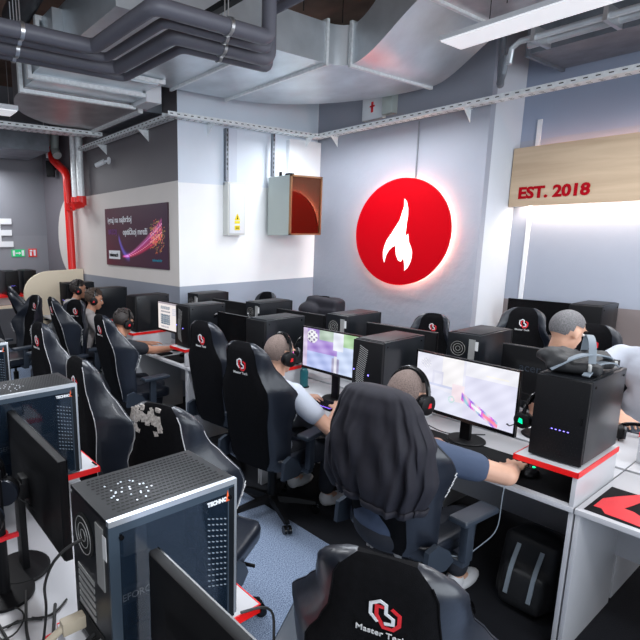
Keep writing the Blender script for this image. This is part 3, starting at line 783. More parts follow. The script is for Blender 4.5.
def scr_doc(u,v):
    c=[.93,.86,.84]
    if v>.93: c=[.4,.35,.4]
    if .1<u<.45 and .18<v<.56 and (int(u*46)*7+int(v*40)*5+int(u*46)*int(v*40))%3: c=[.08,.15,.22]
    if .1<u<.45 and .62<v<.68 and int(u*60)%3: c=[.1,.12,.18]
    if .1<u<.45 and .74<v<.85 and (int(u*60)+int(v*50))%3: c=[.15,.22,.30]
    if .55<u<.9 and .55<v<.8 and int(v*40)%2: c=[.6,.62,.75]
    if .1<u<.4 and .05<v<.12 and int(u*60)%2: c=[.2,.2,.3]
    return c
def make_monitor(label,w,h,zc,screen=None,tilt=0.,name='monitor'):
    """local: centre of stand on desk, screen faces -x"""
    t=thing(name,label,'monitor')
    g=G()
    pr=[(.001,0),(.098,0),(.104,.004),(.104,.009),(.098,.014),(.001,.014)]
    g.lathe(pr,(.075,0,0),28); part('stand_base',g,'plastic',t)
    g=G(); g.bb(.030,.058,-.03,.03,zc-.06,zc+.02,.004); g.bb(.05,.075,-.03,.03,.012,zc+.0,.004); part('stand_neck',g,'plastic',t)
    g=G(); z0,z1=zc-h/2,zc+h/2
    pts=[]
    R=[g.ring([(x,-w/2*s,zc-h/2*s2),(x,w/2*s,zc-h/2*s2),(x,w/2*s,zc+h/2*s3),(x,-w/2*s,zc+h/2*s3)]) for x,s,s2,s3 in ((-.012,1,1,1),(.006,1,1,1),(.012,.985,.98,.98),(.022,.72,.75,.55),(.036,.62,.66,.42))]
    g.skin(R); part('housing',g,'plastic',t)
    g=G(); b=.009
    for a in ((-w/2,w/2,z0,z0+.02),(-w/2,w/2,z1-b,z1),(-w/2,-w/2+b,z0,z1),(w/2-b,w/2,z0,z1)): g.bb(-.0165,-.0121,a[0],a[1],a[2],a[3])
    part('bezel',g,'gloss',t)
    if screen: picture('screen',(-.0135,w/2-b,z0+.02),(0,-1,0),(0,0,1),w-2*b,h-.02-b,128,72,screen,'screen_c',t)
    else:
        g=G(); g.bb(-.0135,-.0125,-w/2+b,w/2-b,z0+.02,z1-b); part('screen',g,'gloss',t)
    return t
m1=make_monitor('large lit monitor showing a pale shooter game, left of the bag-topped computer',.615,.365,.325,scr_game1)
m1.location=(2.86,1.435,.75); m1.rotation_euler=(0,0,math.radians(-4))
m2=make_monitor('lit monitor showing a purple game scene with a round minimap',.545,.325,.37,scr_game2); m2.location=(2.855,2.40,.75)
m3=make_monitor('lit monitor with a white document page beside the boy in black',.545,.325,.36,scr_doc); m3.location=(2.85,4.56,.75)
m0=make_monitor('x',.60,.345,.345); 
cm={2:'dark monitor between the two computers behind the empty centre-row chair',5:'dark monitor by the left wall in front of the boy in the lettered hoodie',6:'dark monitor by the left wall in front of the boy in the pale tee'}
for k,l in cm.items(): place(m0,(2.86,yb(k)+.62,.75),0,l,'dark monitors of the long row')
cdm={0:'wide black monitor back in front of the cropped-haired man, beside the strapped bag',1:'wide black monitor back right of the computer under the round red sign',2:'wide black monitor back between the two rear-facing computers left of the sign',3:'black monitor back below the electrical boxes on the white wall'}
for k,l in cdm.items(): place(m0,(3.44,yb(k)+.45,.75),PI,l,'monitor backs behind the long row')
text('brand_lettering','acer',.07,(.037,-.06-.12,.37),(0,1,0),(0,0,1),'arm',[o for o in COL.objects if o.get('label')==cdm[0]][0],.0005)
cam={0:'black monitor back cutting the bottom edge in front of the foreground computer',1:'black monitor back between the two nearest glass-sided computers',2:'black monitor back farther along the left row'}
for k,l in cam.items(): place(m0,(.50,[.60,1.76,2.84][k],.75),PI+ (math.radians(0)),l,'monitor backs of the left row')
# recess wall station
t=thing('wall_desk','white desk standing against the recess wall behind the seated men','desk',(5.9,1.0,0))
g=G(); g.bb(5.62,6.28,-1.2,2.70,.725,.75); part('tabletop',g,'white_lam',t,True)
for y in (2.68,1.4,.1,-1.2):
    g=G(); g.bb(5.64,6.26,y,y+.018,0,.724); part('side_panel',g,'white_lam',t,True)
place(m0,(5.98,2.30,.75),0,'black monitor on the desk under the wooden sign')
o=copy_tree(pcP); o.location=(5.78,1.83,.751); o.rotation_euler=(0,0,.0); o['label']='black computer on the wall desk under the wooden sign, right of its monitor'
o.scale=(1,1.25,1.33)
o=copy_tree(pcP); o.location=(5.8,.98,.751); o.scale=(1,1.25,1.33); o['label']='black computer at the right edge above the shoulder of the man in white'
# far end desk
t=thing('far_desk','desk with red-topped shelf and orange wood side at the far grey wall','desk',(2.0,9.1,0))
g=G(); g.bb(-.5,2.86,8.75,9.4,.80,.84); part('tabletop',g,'beige',t,True)
g=G(); g.bb(-.5,2.86,8.78,9.3,.98,1.01); part('shelf',g,'red',t,True)
g=G(); g.bb(2.84,2.90,8.75,9.4,0,.98); g.bb(-.5,-.44,8.75,9.4,0,.98); part('side_panel',g,'orange',t,True)
g=G(); g.bb(1.2,2.84,8.9,8.93,.84,.98); part('riser_panel',g,'white_lam',t,True)
for i,(x,w) in enumerate(((2.66,.26),(2.36,.14),(1.95,.3))):
    o=copy_tree(pcP); o.location=(x,8.8,1.012); o.rotation_euler=(0,0,PI/2); o['label']=['black computer on the far red shelf, nearest the corner','middle black computer on the far red shelf','leftmost black computer on the far red shelf'][i]; o['group']='computers on the far red shelf'
# beige divider panel
g=G(); pl=[(2.30,.0),(2.30,1.05)]
for k in range(9):
    a=PI-PI/2*k/8; pl.append((2.72+.42*math.cos(a),1.10+.34*math.sin(a)))
pl+=[(3.28,1.455),(3.28,0)]
g.prism([(x,z) for x,z in pl],(0,8.02,0),(1,0,0),(0,0,1),.04); solo('divider_panel',g,'beige','beige desk-end divider with a rounded top corner at the left wall','divider')

# ------------------------------------------------------------------ keyboards, mice, mats
def make_keyboard(glow='rgb'):
    t=thing('keyboard','x','keyboard')
    g=G(); g.bb(-.07,.07,-.22,.22,.001,.018,.003); part('case',g,'plastic',t)
    g=G()
    for i in range(6):
        for j in range(19):
            g.bb(-.058+.0195*i,-.042+.0195*i,-.21+.0222*j,-.193+.0222*j,.0185,.026)
    part('keycaps',g,'gloss',t,smooth=False)
    g=G(); g.bb(-.064,.064,-.214,.214,.0182,.0200); part('backlight',g,glow,t)
    return t
kb=make_keyboard(); kb2=make_keyboard(mat('no_glow',(.03,.03,.035),.5)); kb2.name='plain_keyboard'
place(kb,(2.745,2.46,.751),0,'purple-backlit keyboard in front of the purple game scene')
place(kb2,(2.74,1.66,.7545),math.radians(-8),'black keyboard under the large pale game screen')
place(kb2,(2.68,4.62,.751),0,'black keyboard under the hands of the boy in black')
place(kb2,(2.68,3.45,.751),0,'black keyboard at the empty centre-row place')
place(kb2,(2.68,5.66,.751),0,'black keyboard in front of the boy in the lettered hoodie')
place(kb2,(.74,1.66,.751),0,'black keyboard beyond the foreground computer')
def make_mouse():
    t=thing('computer_mouse','x','mouse')
    g=G(); g.ell((0,0,.014),(.06,.032,.024),keep=None); 
    for v in g.bm.verts: v.co.z=max(v.co.z,.001)
    part('shell',g,'plastic',t)
    g=G(); g.cyl((.025,-.005,.034),(.025,.005,.034),.008,seg=10); part('scroll_wheel',g,'grn',t)
    return t
ms=make_mouse()
place(ms,(2.74,1.0,.755),0,'black mouse under the hand by the nearest red-edged shelf')
place(ms,(2.76,2.10,.751),0,'black mouse beside the purple-backlit keyboard')
place(ms,(2.80,4.26,.755),0,'black mouse under the hand of the boy in black')
def mat_obj(x0,x1,y0,y1,label,z=.7505):
    g=G(); g.bb(x0,x1,y0,y1,z,z+.003,.001); return solo('mouse_mat',g,'pad',label,'mouse mat')
mm=mat_obj(2.59,2.93,.78,1.86,'black mouse mat beside the nearest red-edged shelf')
mat_obj(2.60,2.95,4.02,4.36,'black mouse mat beside the document screen')
# red printed mat
t=thing('mouse_mat','black mouse mat with a red dragon-like print at the right edge','mouse mat',(2.82,.5,.7505))
g=G(); g.bb(2.585,2.93,.20,.722,.7505,.7535,.001); part('mat',g,'pad',t,True)
red=[(2.643,.705),(2.757,.705),(2.834,.671),(2.934,.617),(2.917,.579),(2.791,.602),(2.725,.617),(2.722,.583),(2.69,.54),(2.63,.47),(2.59,.47),(2.60,.551),(2.605,.605),(2.605,.651),(2.646,.677)]
g=G(); g.prism([(x,-y) for x,y in red],(0,0,.7545),(1,0,0),(0,-1,0),-.0008); bmesh.ops.triangulate(g.bm,faces=g.bm.faces[:]); part('red_print',g,'redlogo',t,True,smooth=False)

# ------------------------------------------------------------------ gaming chair
def lerp(t,tab):
    for (a,x),(b,y) in zip(tab,tab[1:]):
        if t<=b: s=(t-a)/(b-a); s=s*s*(3-2*s)*.6+s*.4; return x+(y-x)*s
    return tab[-1][1]
WT=[(0,.20),(.10,.245),(.38,.255),(.56,.285),(.66,.28),(.74,.225),(.82,.185),(.92,.172),(.975,.145),(1,.10)]
def bp(u,t,side):
    hw=lerp(t,WT); z=.43+.86*t; x0=-.205-.135*t-.02*math.sin(t*PI)
    T=.085*(1-.25*t); 
    if t>.93: T*=math.sqrt(max(.05,1-((t-.93)/.075)**2))
    e=abs(u); T*=math.sqrt(max(.03,1-e**8))
    w=max(0,(e-.55)/.45); fw=w**1.5*lerp(t,[(0,.07),(.3,.11),(.58,.19),(.72,.13),(.88,.055),(1,.01)])
    conc=-.012*(1-min(1,e/.6)**2)
    return V((x0+fw+(T/2+conc if side>0 else -T/2),u*hw,z+ (.012*(1-e*e) if t>.9 else 0)))
def back_ring(g,t,u0,u1,n):
    us=[u0+(u1-u0)*i/n for i in range(n+1)]
    return g.ring([bp(u,t,-1) for u in us]+[bp(u,t,1) for u in reversed(us)])
def make_chair(label,worn=False,white=False):
    t=thing('gaming_chair',label,'chair')
    ts=[i/26 for i in range(27)]+[]
    g=G(); g.skin([back_ring(g,k,-.66,.66,10) for k in ts]); bk=part('backrest',g,'fabric',t,ang=50)
    for s in (1,-1):
        g=G(); g.skin([back_ring(g,k,.66*s,1.*s,6) for k in ts]); bo_=part('side_bolster',g,'leather',t,ang=60); bo_['label']='glossy leather side wing'
        g=G(); g.tube([bp(.67*s,k,-1)+V((-.002,0,0)) for k in ts[1:-1]],.0022,5)
        g.tube([bp(.99*s,k,1)*.5+bp(.99*s,k,-1)*.5+V((0,.001*s,0)) for k in ts[10:-3]],.0022,5); part('piping',g,'stitch' if white else mat_piping,t)
        # white script on the shoulder of the bolster
        g=G()
        for i in range(7):
            a=bp(.985*s,.42+.022*i,-1); g.box(a+V((.03+.006*(i%2),.004*s,0)),(.02,.002,.006),Mx.Rotation(.6*s,3,'Y'))
        part('side_print',g,'pale',t,smooth=False)
    # embroidered logo on back
    tc=.85; c=bp(0,tc,-1); up=(bp(0,tc+.04,-1)-bp(0,tc-.04,-1)).normalized(); n=V((up.z,0,-up.x))
    o=c-n*.003; ux=(0,-1,0); k_=.74
    W_=[(x*k_,y*k_) for x,y in [(-.012,-.040),(-.034,-.014),(-.034,.026),(-.006,.044),(.012,.034),(.012,.000),(.034,-.014),(.034,-.034),(.008,-.040)]]
    R_=[(x*k_,y*k_) for x,y in [(.008,.022),(-.016,.022),(-.016,-.012),(.006,-.056),(.034,-.056),(.052,-.032),(.052,.006),(.028,.024)]]
    g=G(); g.stroke(W_,.0075,o,ux,up,-.0022); part('embroidered_logo',g,'white',t,smooth=False,label='white half of the embroidered logo')
    g=G(); g.stroke(R_,.0085,o+V((.0007,0,0)),ux,up,-.0018); part('embroidered_logo',g,'redlogo',t,smooth=False,label='red half of the embroidered logo')
    text('logo_lettering','Master Tech',.0225,o-up*.068-V((.0012,0,0))+V((0,.058,0)),ux,up,'pale',t,.0008,.0003)
    c=bp(0,tc,1)+V((.0025,0,0))
    g=G(); g.stroke([(-x,y) for x,y in W_],.0075,c,(0,-1,0),up,-.002); part('embroidered_logo',g,'white',t,smooth=False)
    g=G(); g.stroke([(-x,y) for x,y in R_],.0085,c-V((.0007,0,0)),(0,-1,0),up,-.002); part('embroidered_logo',g,'redlogo',t,smooth=False)
    text('logo_lettering','Master Tech',.0225,c-up*.068+V((.002,-.058,0)),(0,1,0),up,'pale',t,.0008,.0003)
    if worn:
        g=G()
        for i in range(46):
            tt_=.915+.06*random.random()**1.5; u=-.1+.95*random.random(); tt_-=.05*(random.random()<.25)
            a=bp(u,tt_,-1)+V((.002,0,0)); g.box(a,(.005,.008+.016*random.random(),.02+.03*random.random()),Mx.Rotation(-.4+.8*random.random(),3,'X'))
        part('worn_patches',g,'wear',t,label='pale worn and peeled patches near the top')
    # seat
    g=G(); R=[]
    for i in range(15):
        s=i/14; x=-.25+.52*s; r=[]
        for k in range(24):
            a=2*PI*k/24; cy=math.copysign(abs(math.cos(a))**.55,math.cos(a)); cz=math.copysign(abs(math.sin(a))**.7,math.sin(a))
            hw=.255*(1-.06*s); e=abs(cy); sc=math.sqrt(max(.05,1-abs(2*s-1)**10))
            z=.465+.052*cz*sc+(.035*max(0,(e-.6)/.4)**1.2 if cz>0 else 0)-.012*max(0,(s-.85)/.15)
            r.append((x,cy*hw*sc,z))
        R.append(g.ring(r))
    g.skin(R); part('seat',g,'leather',t,ang=60)
    g=G(); g.bb(-.16,.16,-.12,.12,.375,.413,.01); g.cyl((.02,-.12,.39),(.05,-.27,.385),.009,seg=8); part('tilt_mechanism',g,'plastic',t)
    for s in (1,-1):
        g=G(); g.prism([(-.27,.42),(-.12,.40),(-.06,.43),(-.10,.50),(-.19,.56),(-.26,.54)],(0,s*.262 if s<0 else .262,0),(1,0,0),(0,0,1),.024*-s); part('recline_bracket',g,'arm',t)
        g=G(); g.bb(-.04,.02,s*.31-.02,s*.31+.02,.43,.66,.008); g.bb(-.04,.02,min(s*.2,s*.32),max(s*.2,s*.32),.40,.43,.005); part('armrest_post',g,'arm',t)
        g=G(); g.box((.02,s*.315,.675),(.27,.095,.032),None,.014,3); part('armrest_pad',g,'arm',t)
    g=G(); g.cyl((0,0,.10),(0,0,.30),.032); g.cyl((0,0,.28),(0,0,.40),.016); part('gas_lift',g,'plastic',t)
    b=G(); b.lathe([(.001,.075),(.05,.075),(.05,.12),(.04,.13),(.001,.13)]) 
    for k in range(5):
        a=2*PI*k/5+.35; d=V((math.cos(a),math.sin(a),0)); p=V((-d.y,d.x,0))
        R=[b.ring([d*r+p*w+V((0,0,z-h)),d*r-p*w+V((0,0,z-h)),d*r-p*w*.7+V((0,0,z+h)),d*r+p*w*.7+V((0,0,z+h))]) for r,w,h,z in ((.03,.03,.022,.105),(.18,.024,.018,.095),(.31,.02,.012,.082))]
        b.skin(R)
    bo=part('star_base',b,'plastic',t)
    for k in range(5):
        a=2*PI*k/5+.35; d=V((math.cos(a),math.sin(a),0)); p=V((-d.y,d.x,0)); c=d*.31
        g=G(); 
        for s in (1,-1): g.cyl(c+p*s*.008+V((0,0,.030)),c+p*s*.026+V((0,0,.030)),.0295,seg=16)
        g.cyl(c+V((0,0,.05)),c+V((0,0,.08)),.01,seg=8); part('caster',g,'gloss',bo)
    return t
mat_piping=M['fabric']
ch=make_chair('x'); cht=make_chair('x',False,True); cht.name='white_stitched_gaming_chair'; chw=make_chair('x',True,True); chw.name='worn_gaming_chair'
D=math.radians
CH='black gaming chairs with embroidered logos'
chairs=[(ch,(2.37,2.48),10,0,1,'black chair of the shaven-headed player in white, logo on its back'),
(ch,(2.64,3.28),8,0,1,'empty black logo chair left of the white-shirted player'),
(ch,(2.33,1.38),-4,0,.965,'black chair with the dark hoodie draped over its back'),
(ch,(1.26,.765),26,0,.945,'large black chair with hexagon logo cut by the bottom edge'),
(cht,(2.30,4.34),0,2,.97,'black chair of the boy in the black tee'),
(cht,(2.40,5.76),-6,6,1,'black chair of the boy in the lettered grey hoodie'),
(ch,(2.36,6.95),-10,14,1,'black chair of the boy in the pale tee'),
(cht,(1.29,2.62),2,-5,1,'empty chair with white print, right of the second glass-sided computer'),
(chw,(1.33,1.89),25,0,.98,'empty chair with peeled pale top, behind the foreground computer'),
(cht,(1.50,3.94),4,-5,1,'empty white-stitched chair behind the third glass-sided computer'),
(ch,(2.50,7.72),-8,10,1,'farthest black chair in front of the beige panel'),
(ch,(1.95,5.60),205,0,.95,'empty chair behind the player at the left edge'),
(ch,(1.70,6.5),188,0,.95,'black chair of the player cut by the left edge'),
(ch,(4.27,3.98),184,0,.97,'black chair with a dark garment on it, under the round red sign'),
(ch,(4.40,2.70),184,0,.92,'empty black chair just below the right of the round red sign'),
(ch,(4.72,1.98),192,0,1,'empty black logo chair below the column, beside the cropped-haired man'),
(ch,(4.16,1.26),196,0,1,'black chair of the cropped-haired man'),
(ch,(4.50,.90),184,0,1,'black chair of the man in white at the right edge'),
(ch,(4.0,4.68),180,0,.98,'small distant black chair by the white wall below the cabinet')]
UPPER=('backrest','side_bolster','piping','side_print','embroidered_logo','logo_lettering','worn_patches')
for p,(x,y),a,rc,sz,l in chairs:
    o=place(p,(x,y,0),D(a),l,CH); o.scale=(1,1,sz)
    if p is chw:
        for c in list(o.children):
            if c.name.startswith(('armrest','embroidered','logo_let')): bpy.data.objects.remove(c)
    if rc:
        hg=V((-.21,0,.47)); Rr=Mx.Rotation(D(-rc),3,'Y')
        for c in o.children:
            if c.name.split('.')[0] in UPPER: c.rotation_euler=(0,D(-rc),0); c.location=hg-Rr@hg

# ------------------------------------------------------------------ people
def headset(H,Rh,label,cup='plastic',s=1.,glow=None,cat='headset'):
    """H head centre (world), Rh 3x3 rotation, worn or hung"""
    t=thing('headset',label,cat,H-V((0,0,.10)))
    f=lambda p: H+Rh@(V(p)*s)
    g=G(); g.tube([f((-.005,.104*math.cos(a),.012+.118*math.sin(a))) for a in [PI*k/18 for k in range(19)]],[.010*s]*19,8); part('headband',g,'gloss',t,True)
    g=G(); g.tube([f((-.005,.094*math.cos(a),.012+.108*math.sin(a))) for a in [PI*(.22+.56*k/10) for k in range(11)]],[.011*s]*11,8); part('headband_pad',g,'fabric',t,True)
    for k in (1,-1):
        g=G(); g.tube([f((0,k*.100,.035)),f((0,k*.110,-.01))],.009*s,8)
        g.tube([f((0,k*.078,-.018)),f((0,k*.090,-.018)),f((0,k*.112,-.018)),f((0,k*.118,-.018))],[.040*s,.047*s,.045*s,.034*s],20); c=part('ear_cup',g,'plastic',t,True)
        g=G(); g.tube([f((0,k*.070,-.018)),f((0,k*.082,-.018))],[.044*s,.045*s],20); part('ear_cushion',g,'leather',t,True)
        g=G(); g.prism([(-.011,-.013),(.012,-.008),(.008,.014),(-.007,.011)],f((0,k*.1183,-.018)),Rh@V((1,0,0)),Rh@V((0,0,1)),-k*.0012); part('cup_emblem',g,glow or 'redlogo',t,True,smooth=False)
    g=G(); g.tube([f((.02,.105,-.04)),f((.07,.10,-.075)),f((.11,.06,-.085))],[.004*s,.003*s,.006*s],6); part('microphone',g,'plastic',t,True)
    return t
def person(label,loc,rz,hands,shirt='tee_white',hairstyle='buzz',hairm='buzz',skin='skin',yaw=0,pitch=0,lean=.06,s=1.,voxel=.009,sleeve=.44,pz=-.55,hs=None,text_s=None,seat=.52):
    t=thing('person',label,'person',(loc[0],loc[1],0),rz)
    Rz=Mx.Rotation(rz,3,'Z'); inv=Rz.inverted(); L0=V((loc[0],loc[1],0))
    S=lambda x,y,z: V((x*s,y*s,seat+(z-.52)*s))
    pel=S(-.09,0,.60); bel=S(-.09+lean*.4,0,.74); che=S(-.07+lean,0,.93); nb=S(-.05+lean*1.3,0,1.07); H=S(-.01+lean*1.7,0,1.215)
    Rh=Mx.Rotation(yaw,3,'Z')@Mx.Rotation(pitch,3,'Y')
    g=G(); c=G(); p=G()
    # torso (skin core)
    g.ell(pel,(.11*s,.15*s,.10*s)); g.cap(pel,che,.10*s,.105*s,14); g.ell(che,(.095*s,.15*s,.14*s)); g.cap(nb-V((0,0,.03)),H-Rh@V((.01,0,.05))*s,.060*s,.052*s,14)
    # head
    E=lambda q,r,rot=None: g.ell(H+Rh@(V(q)*s),tuple(k*s for k in r),Rh if rot is None else Rh@rot,20)
    E((-.012,0,.022),(.097,.076,.095)); E((.030,0,-.035),(.062,.060,.080)); E((.058,0,-.095),(.028,.032,.022)); E((.070,0,-.030),(.026,.045,.030))
    E((.080,0,.035),(.012,.05,.008)); E((.090,0,-.068),(.010,.024,.006)); E((.089,0,-.080),(.009,.019,.006))
    g.cap(H+Rh@(V((.088,0,.015))*s),H+Rh@(V((.104,0,-.028))*s),.008*s,.014*s,10)
    for k in (1,-1): E((-.003,k*.079,-.012),(.021,.009,.033),Mx.Rotation(k*.25,3,'Z')); E((-.003,k*.083,-.035),(.009,.007,.012))
    hands_l=[]
    for k,tgt in ((-1,hands[0]),(1,hands[1])):
        sh=che+V((.0,k*.185*s,.075*s)); T=inv@(V(tgt)-L0)
        a,b=.285*s,.255*s; d=T-sh; D_=min(d.length,a+b-.005); dn=d.normalized(); T=sh+dn*D_
        q=(a*a-b*b+D_*D_)/(2*D_); hgt=math.sqrt(max(0,a*a-q*q)); pole=V((-.12 if pz<0 else -.4,k*.8,pz)); pole=(pole-dn*pole.dot(dn)).normalized(); el=sh+dn*q+pole*hgt
        g.cap(sh,el,.056*s,.043*s,12); g.cap(el,T,.044*s,.028*s,12)
        c.ell(sh,(.075*s,.07*s,.075*s)); se=sh+(el-sh)*min(1,sleeve*1.3) if sleeve<.9 else el
        c.cap(sh,se,.072*s,.064*s,14)
        if sleeve>.9: c.cap(el,T,.060*s,.045*s,14)
        # hand
        fd=(T-el); fd.z*=.35; fd.normalize(); up=V((0,0,1)); sd=up.cross(fd).normalized(); up=fd.cross(sd)   # sd = left
        Rm=Mx((fd,sd,up)).transposed(); ti=-k*1.
        P=lambda x,y,z: T+Rm@V((x*s,y*s,z*s))
        g.ell(P(.045,0,.006),(.050*s,.040*s,.016*s),Rm,14); g.cap(T,P(.03,0,.004),.026*s,.024*s,10)
        for i,(yy,ln) in enumerate(((.031,.042),(.011,.050),(-.010,.046),(-.030,.034))):
            yy*=ti; a0=P(.080,yy,.006); a1=P(.080+ln,yy*1.25,.004); a2=P(.080+ln*1.65,yy*1.3,-.018)
            g.cap(P(.05,yy*.9,.004),a0,.0105*s,.0098*s,8); g.cap(a0,a1,.0098*s,.0088*s,8); g.cap(a1,a2,.0088*s,.0072*s,8)
        g.cap(P(.015,.028*ti,.0),P(.055,.060*ti,-.004),.014*s,.011*s,8); g.cap(P(.055,.060*ti,-.004),P(.085,.058*ti,-.012),.0105*s,.0085*s,8)
    # legs
    for k in (1,-1):
        hip=pel+V((.02,k*.085*s,-.02*s)); kn=V((.36*s,k*.13*s,seat+.02)); an=V((.30*s,k*.15*s,.10)); 
        g.cap(hip,kn,.078*s,.055*s,12); g.cap(kn,an,.052*s,.035*s,12); g.cap(an,an+V((.12,k*.01,-.05)),.035,.028,8)
        p.cap(hip,kn,.094*s,.070*s,14); p.cap(kn,an+V((0,0,.06)),.068*s,.055*s,14)
    p.ell(pel,(.135*s,.165*s,.115*s))
    c.ell(pel+V((0,0,.05)),(.135*s,.165*s,.11*s)); c.cap(bel,bel+V((0,.001,0)),.135*s,.135*s,14); c.ell(bel,(.128*s,.158*s,.15*s)); c.cap(pel+V((0,0,.05)),che,.132*s,.125*s,14); c.ell(che,(.118*s,.178*s,.155*s)); c.cap(che+V((0,-.12*s,.08*s)),che+V((0,.12*s,.08*s)),.07*s,.07*s,12); c.cap(che+V((0,0,.06*s)),nb-V((0,0,.012*s)),.085*s,.066*s,14)
    part('body',remesh(g.mesh('body',skin),voxel,3),None,t)
    part('shirt' ,remesh(c.mesh('shirt',shirt),.013,3),None,t)
    part('trousers',remesh(p.mesh('trousers','denim'),.016,3),None,t)
    for k in (1,-1):
        q=G(); an=V((.30*s,k*.15*s,.0)); q.ell(an+V((.09,k*.008,.045)),(.135,.048,.042)); q.ell(an+V((.0,0,.07)),(.055,.045,.06))
        for v in q.bm.verts: v.co.z=max(v.co.z,.004)
        part('shoe',q,'shoe',t)
    q=G()
    for k in (1,-1): q.ell(H+Rh@(V((.083,k*.030,.006))*s),(.009*s,.013*s,.008*s),Rh,12)
    part('eyes',q,'eye',t)
    q=G()
    for k in (1,-1): q.ell(H+Rh@(V((.0905,k*.030,.006))*s),(.003*s,.0055*s,.0055*s),Rh,10); q.ell(H+Rh@(V((.088,k*.032,.030))*s),(.006*s,.019*s,.0045*s),Rh,10)
    part('eyebrows',q,'hair',t)
    q=G()
    if hairstyle=='buzz':
        kp=lambda u:(u.x<.42 and u.z>-.30 and not(u.x>-.15 and u.z<.12)) or (u.x<-.35 and u.z>-.62) or (u.z>.50 and u.x<.74)
        q.ell(H+Rh@(V((-.013,0,.023))*s),(.0995*s,.0785*s,.0975*s),Rh,32,kp)
    else:
        kp=lambda u:(u.x<.45 and u.z>-.15 and not(u.x>-.0 and u.z<.15)) or (u.x<-.25 and u.z>-.62) or (u.z>.38 and u.x<.86)
        q.ell(H+Rh@(V((-.016,0,.030))*s),(.110*s,.087*s,.106*s),Rh,32,kp)
        for i in range(46):
            a=random.random()*2*PI; b=.25+random.random()*1.2; u=V((math.cos(a)*math.cos(b),math.sin(a)*math.cos(b),math.sin(b)))
            if u.x>.6 and u.z<.6: continue
            q.ell(H+Rh@(V((-.016+u.x*.104,u.y*.081,.030+u.z*.10))*s),(.022*s,.016*s,.012*s),Rh@Mx.Rotation(random.random()*3,3,'Z'),8)
    part('hair',q,hairm,t)
    if hs: headset(L0+Rz@H,Rz@Rh,hs,s=s)
    if text_s:
        o=che+V((-.123*s,.115,.02)); text('sleeve_lettering',text_s,.085,o,(0,-1,0),(0,0,1),'plastic',t,.004,.004)
    return t,L0+Rz@H,Rz@Rh
person('man with shaved head in slate blue tee seated under the draped hoodie, hand on mouse',(2.27,1.42),D(0),[(2.66,1.05,.79),(2.62,1.55,.795)],'tee_blue','buzz','buzz','skin',yaw=D(-6),pitch=D(10),lean=.015,s=1.10,seat=.39,pz=.1,voxel=.0075,hs='black headset with red emblem on the man in slate blue')
person('man with shaved head in white tee playing at the purple-backlit keyboard',(2.40,2.45),D(0),[(2.66,2.16,.795),(2.64,2.50,.800)],'tee_white','buzz','buzz','skin',yaw=D(-5),pitch=D(10),lean=.0,s=1.09,seat=.41,voxel=.0085,hs='black headset with red emblem on the man in the white tee')
person('boy with black hair in black tee with both forearms on the desk',(2.22,4.52),D(8),[(2.80,4.42,.80),(2.74,4.78,.80)],'tee_black','full','hair','skin2',yaw=D(-4),pitch=D(20),lean=.03,s=1.0,seat=.43,hs='black headset on the boy in the black tee')
person('boy with brown hair in pale grey hoodie with black letters on the back',(2.42,5.85),D(-4),[(2.70,5.65,.80),(2.70,6.0,.80)],'tee_grey','full','brown','skin2',yaw=D(-22),pitch=D(14),lean=.07,s=1.02,seat=.50,sleeve=1,hs='black headset on the boy in the lettered grey hoodie',text_s='ILS')
person('boy with dark hair in pale tee, face in profile, by the beige panel',(2.64,6.80),D(-4),[(2.80,6.7,.80),(2.80,7.0,.80)],'tee_grey','full','hair','skin2',yaw=D(-22),pitch=D(4),lean=.05,s=1.04,hs='black headset on the boy in profile by the beige panel')
person('man with cropped grey hair looking down behind the wide monitor back',(3.97,1.33),D(262),[(3.8,1.1,.80),(4.0,1.0,.80)],'tee_black','buzz','buzz2','skin',yaw=D(72),pitch=D(22),lean=.0,s=1.14,seat=.52)
person('man in white tee cut by the right edge with a bare forearm forward',(4.30,.93),D(180),[(3.86,1.22,1.0),(4.0,.66,.82)],'tee_white','full','hair','skin3',lean=.0,s=1.14,seat=.56)
person('person in black with white-cupped headset cut by the left edge',(1.36,6.40),D(184),[(.98,6.5,.80),(.98,6.2,.80)],'tee_black','full','hair','skin2',pitch=D(8),lean=.03,hs='headset on the player cut by the left edge')

# draped hoodie
t=thing('hoodie','dark charcoal hoodie draped over the chair back of the man in slate blue','hoodie',(2.33,1.385,.5),D(6))
def hood_ring(g,s,nn=144,off=0.):
    z=(1.265-.66)*(1-s)+.66-.5; tt=max(0,min(1,(z+.5-.41)/.82)); xc=-.205-.135*tt+.0
    hy=lerp(s,[(0,.09),(.02,.145),(.06,.17),(.15,.20),(.4,.255),(.7,.265),(1,.205)])+off
    hx=lerp(s,[(0,.03),(.02,.05),(.06,.065),(.2,.085),(.5,.12),(.8,.135),(1,.115)])+off
    r=[]
    for k in range(nn):
        a=2*PI*k/nn; fo=1+s*(.07*math.sin(5*a+2.2*s+1)+.05*math.sin(9*a-3*s)+.03*math.sin(17*a+5*s)); fo+=.02*math.sin(4*a+9*s)
        ca,sa=math.cos(a),math.sin(a); rp=min(1,s*2.5)*(.016*(abs(math.sin(5.5*a+1.5*s+.4))**.6)+.012*math.sin(14*a-4*s+math.sin(6*s))+.008*math.sin(25*a+7*s))
        r.append((xc+(hx*fo+rp)*math.copysign(abs(ca)**.7,ca), .035+hy*math.copysign(abs(sa)**.8,sa)*(1+(fo-1)*.5), z+.012*math.sin(3*a)*s))
    return g.ring(r)
g=G(); g.skin([hood_ring(g,k/40) for k in range(41)]); part('body',g,'hoodie',t,ang=80)
g=G(); g.skin([hood_ring(g,s,144,o) for s,o in ((.93,.004),(.935,.010),(.99,.010),(1.0,.0))],caps=False); part('hem_band',g,'hoodie',t,ang=80)
g=G(); 
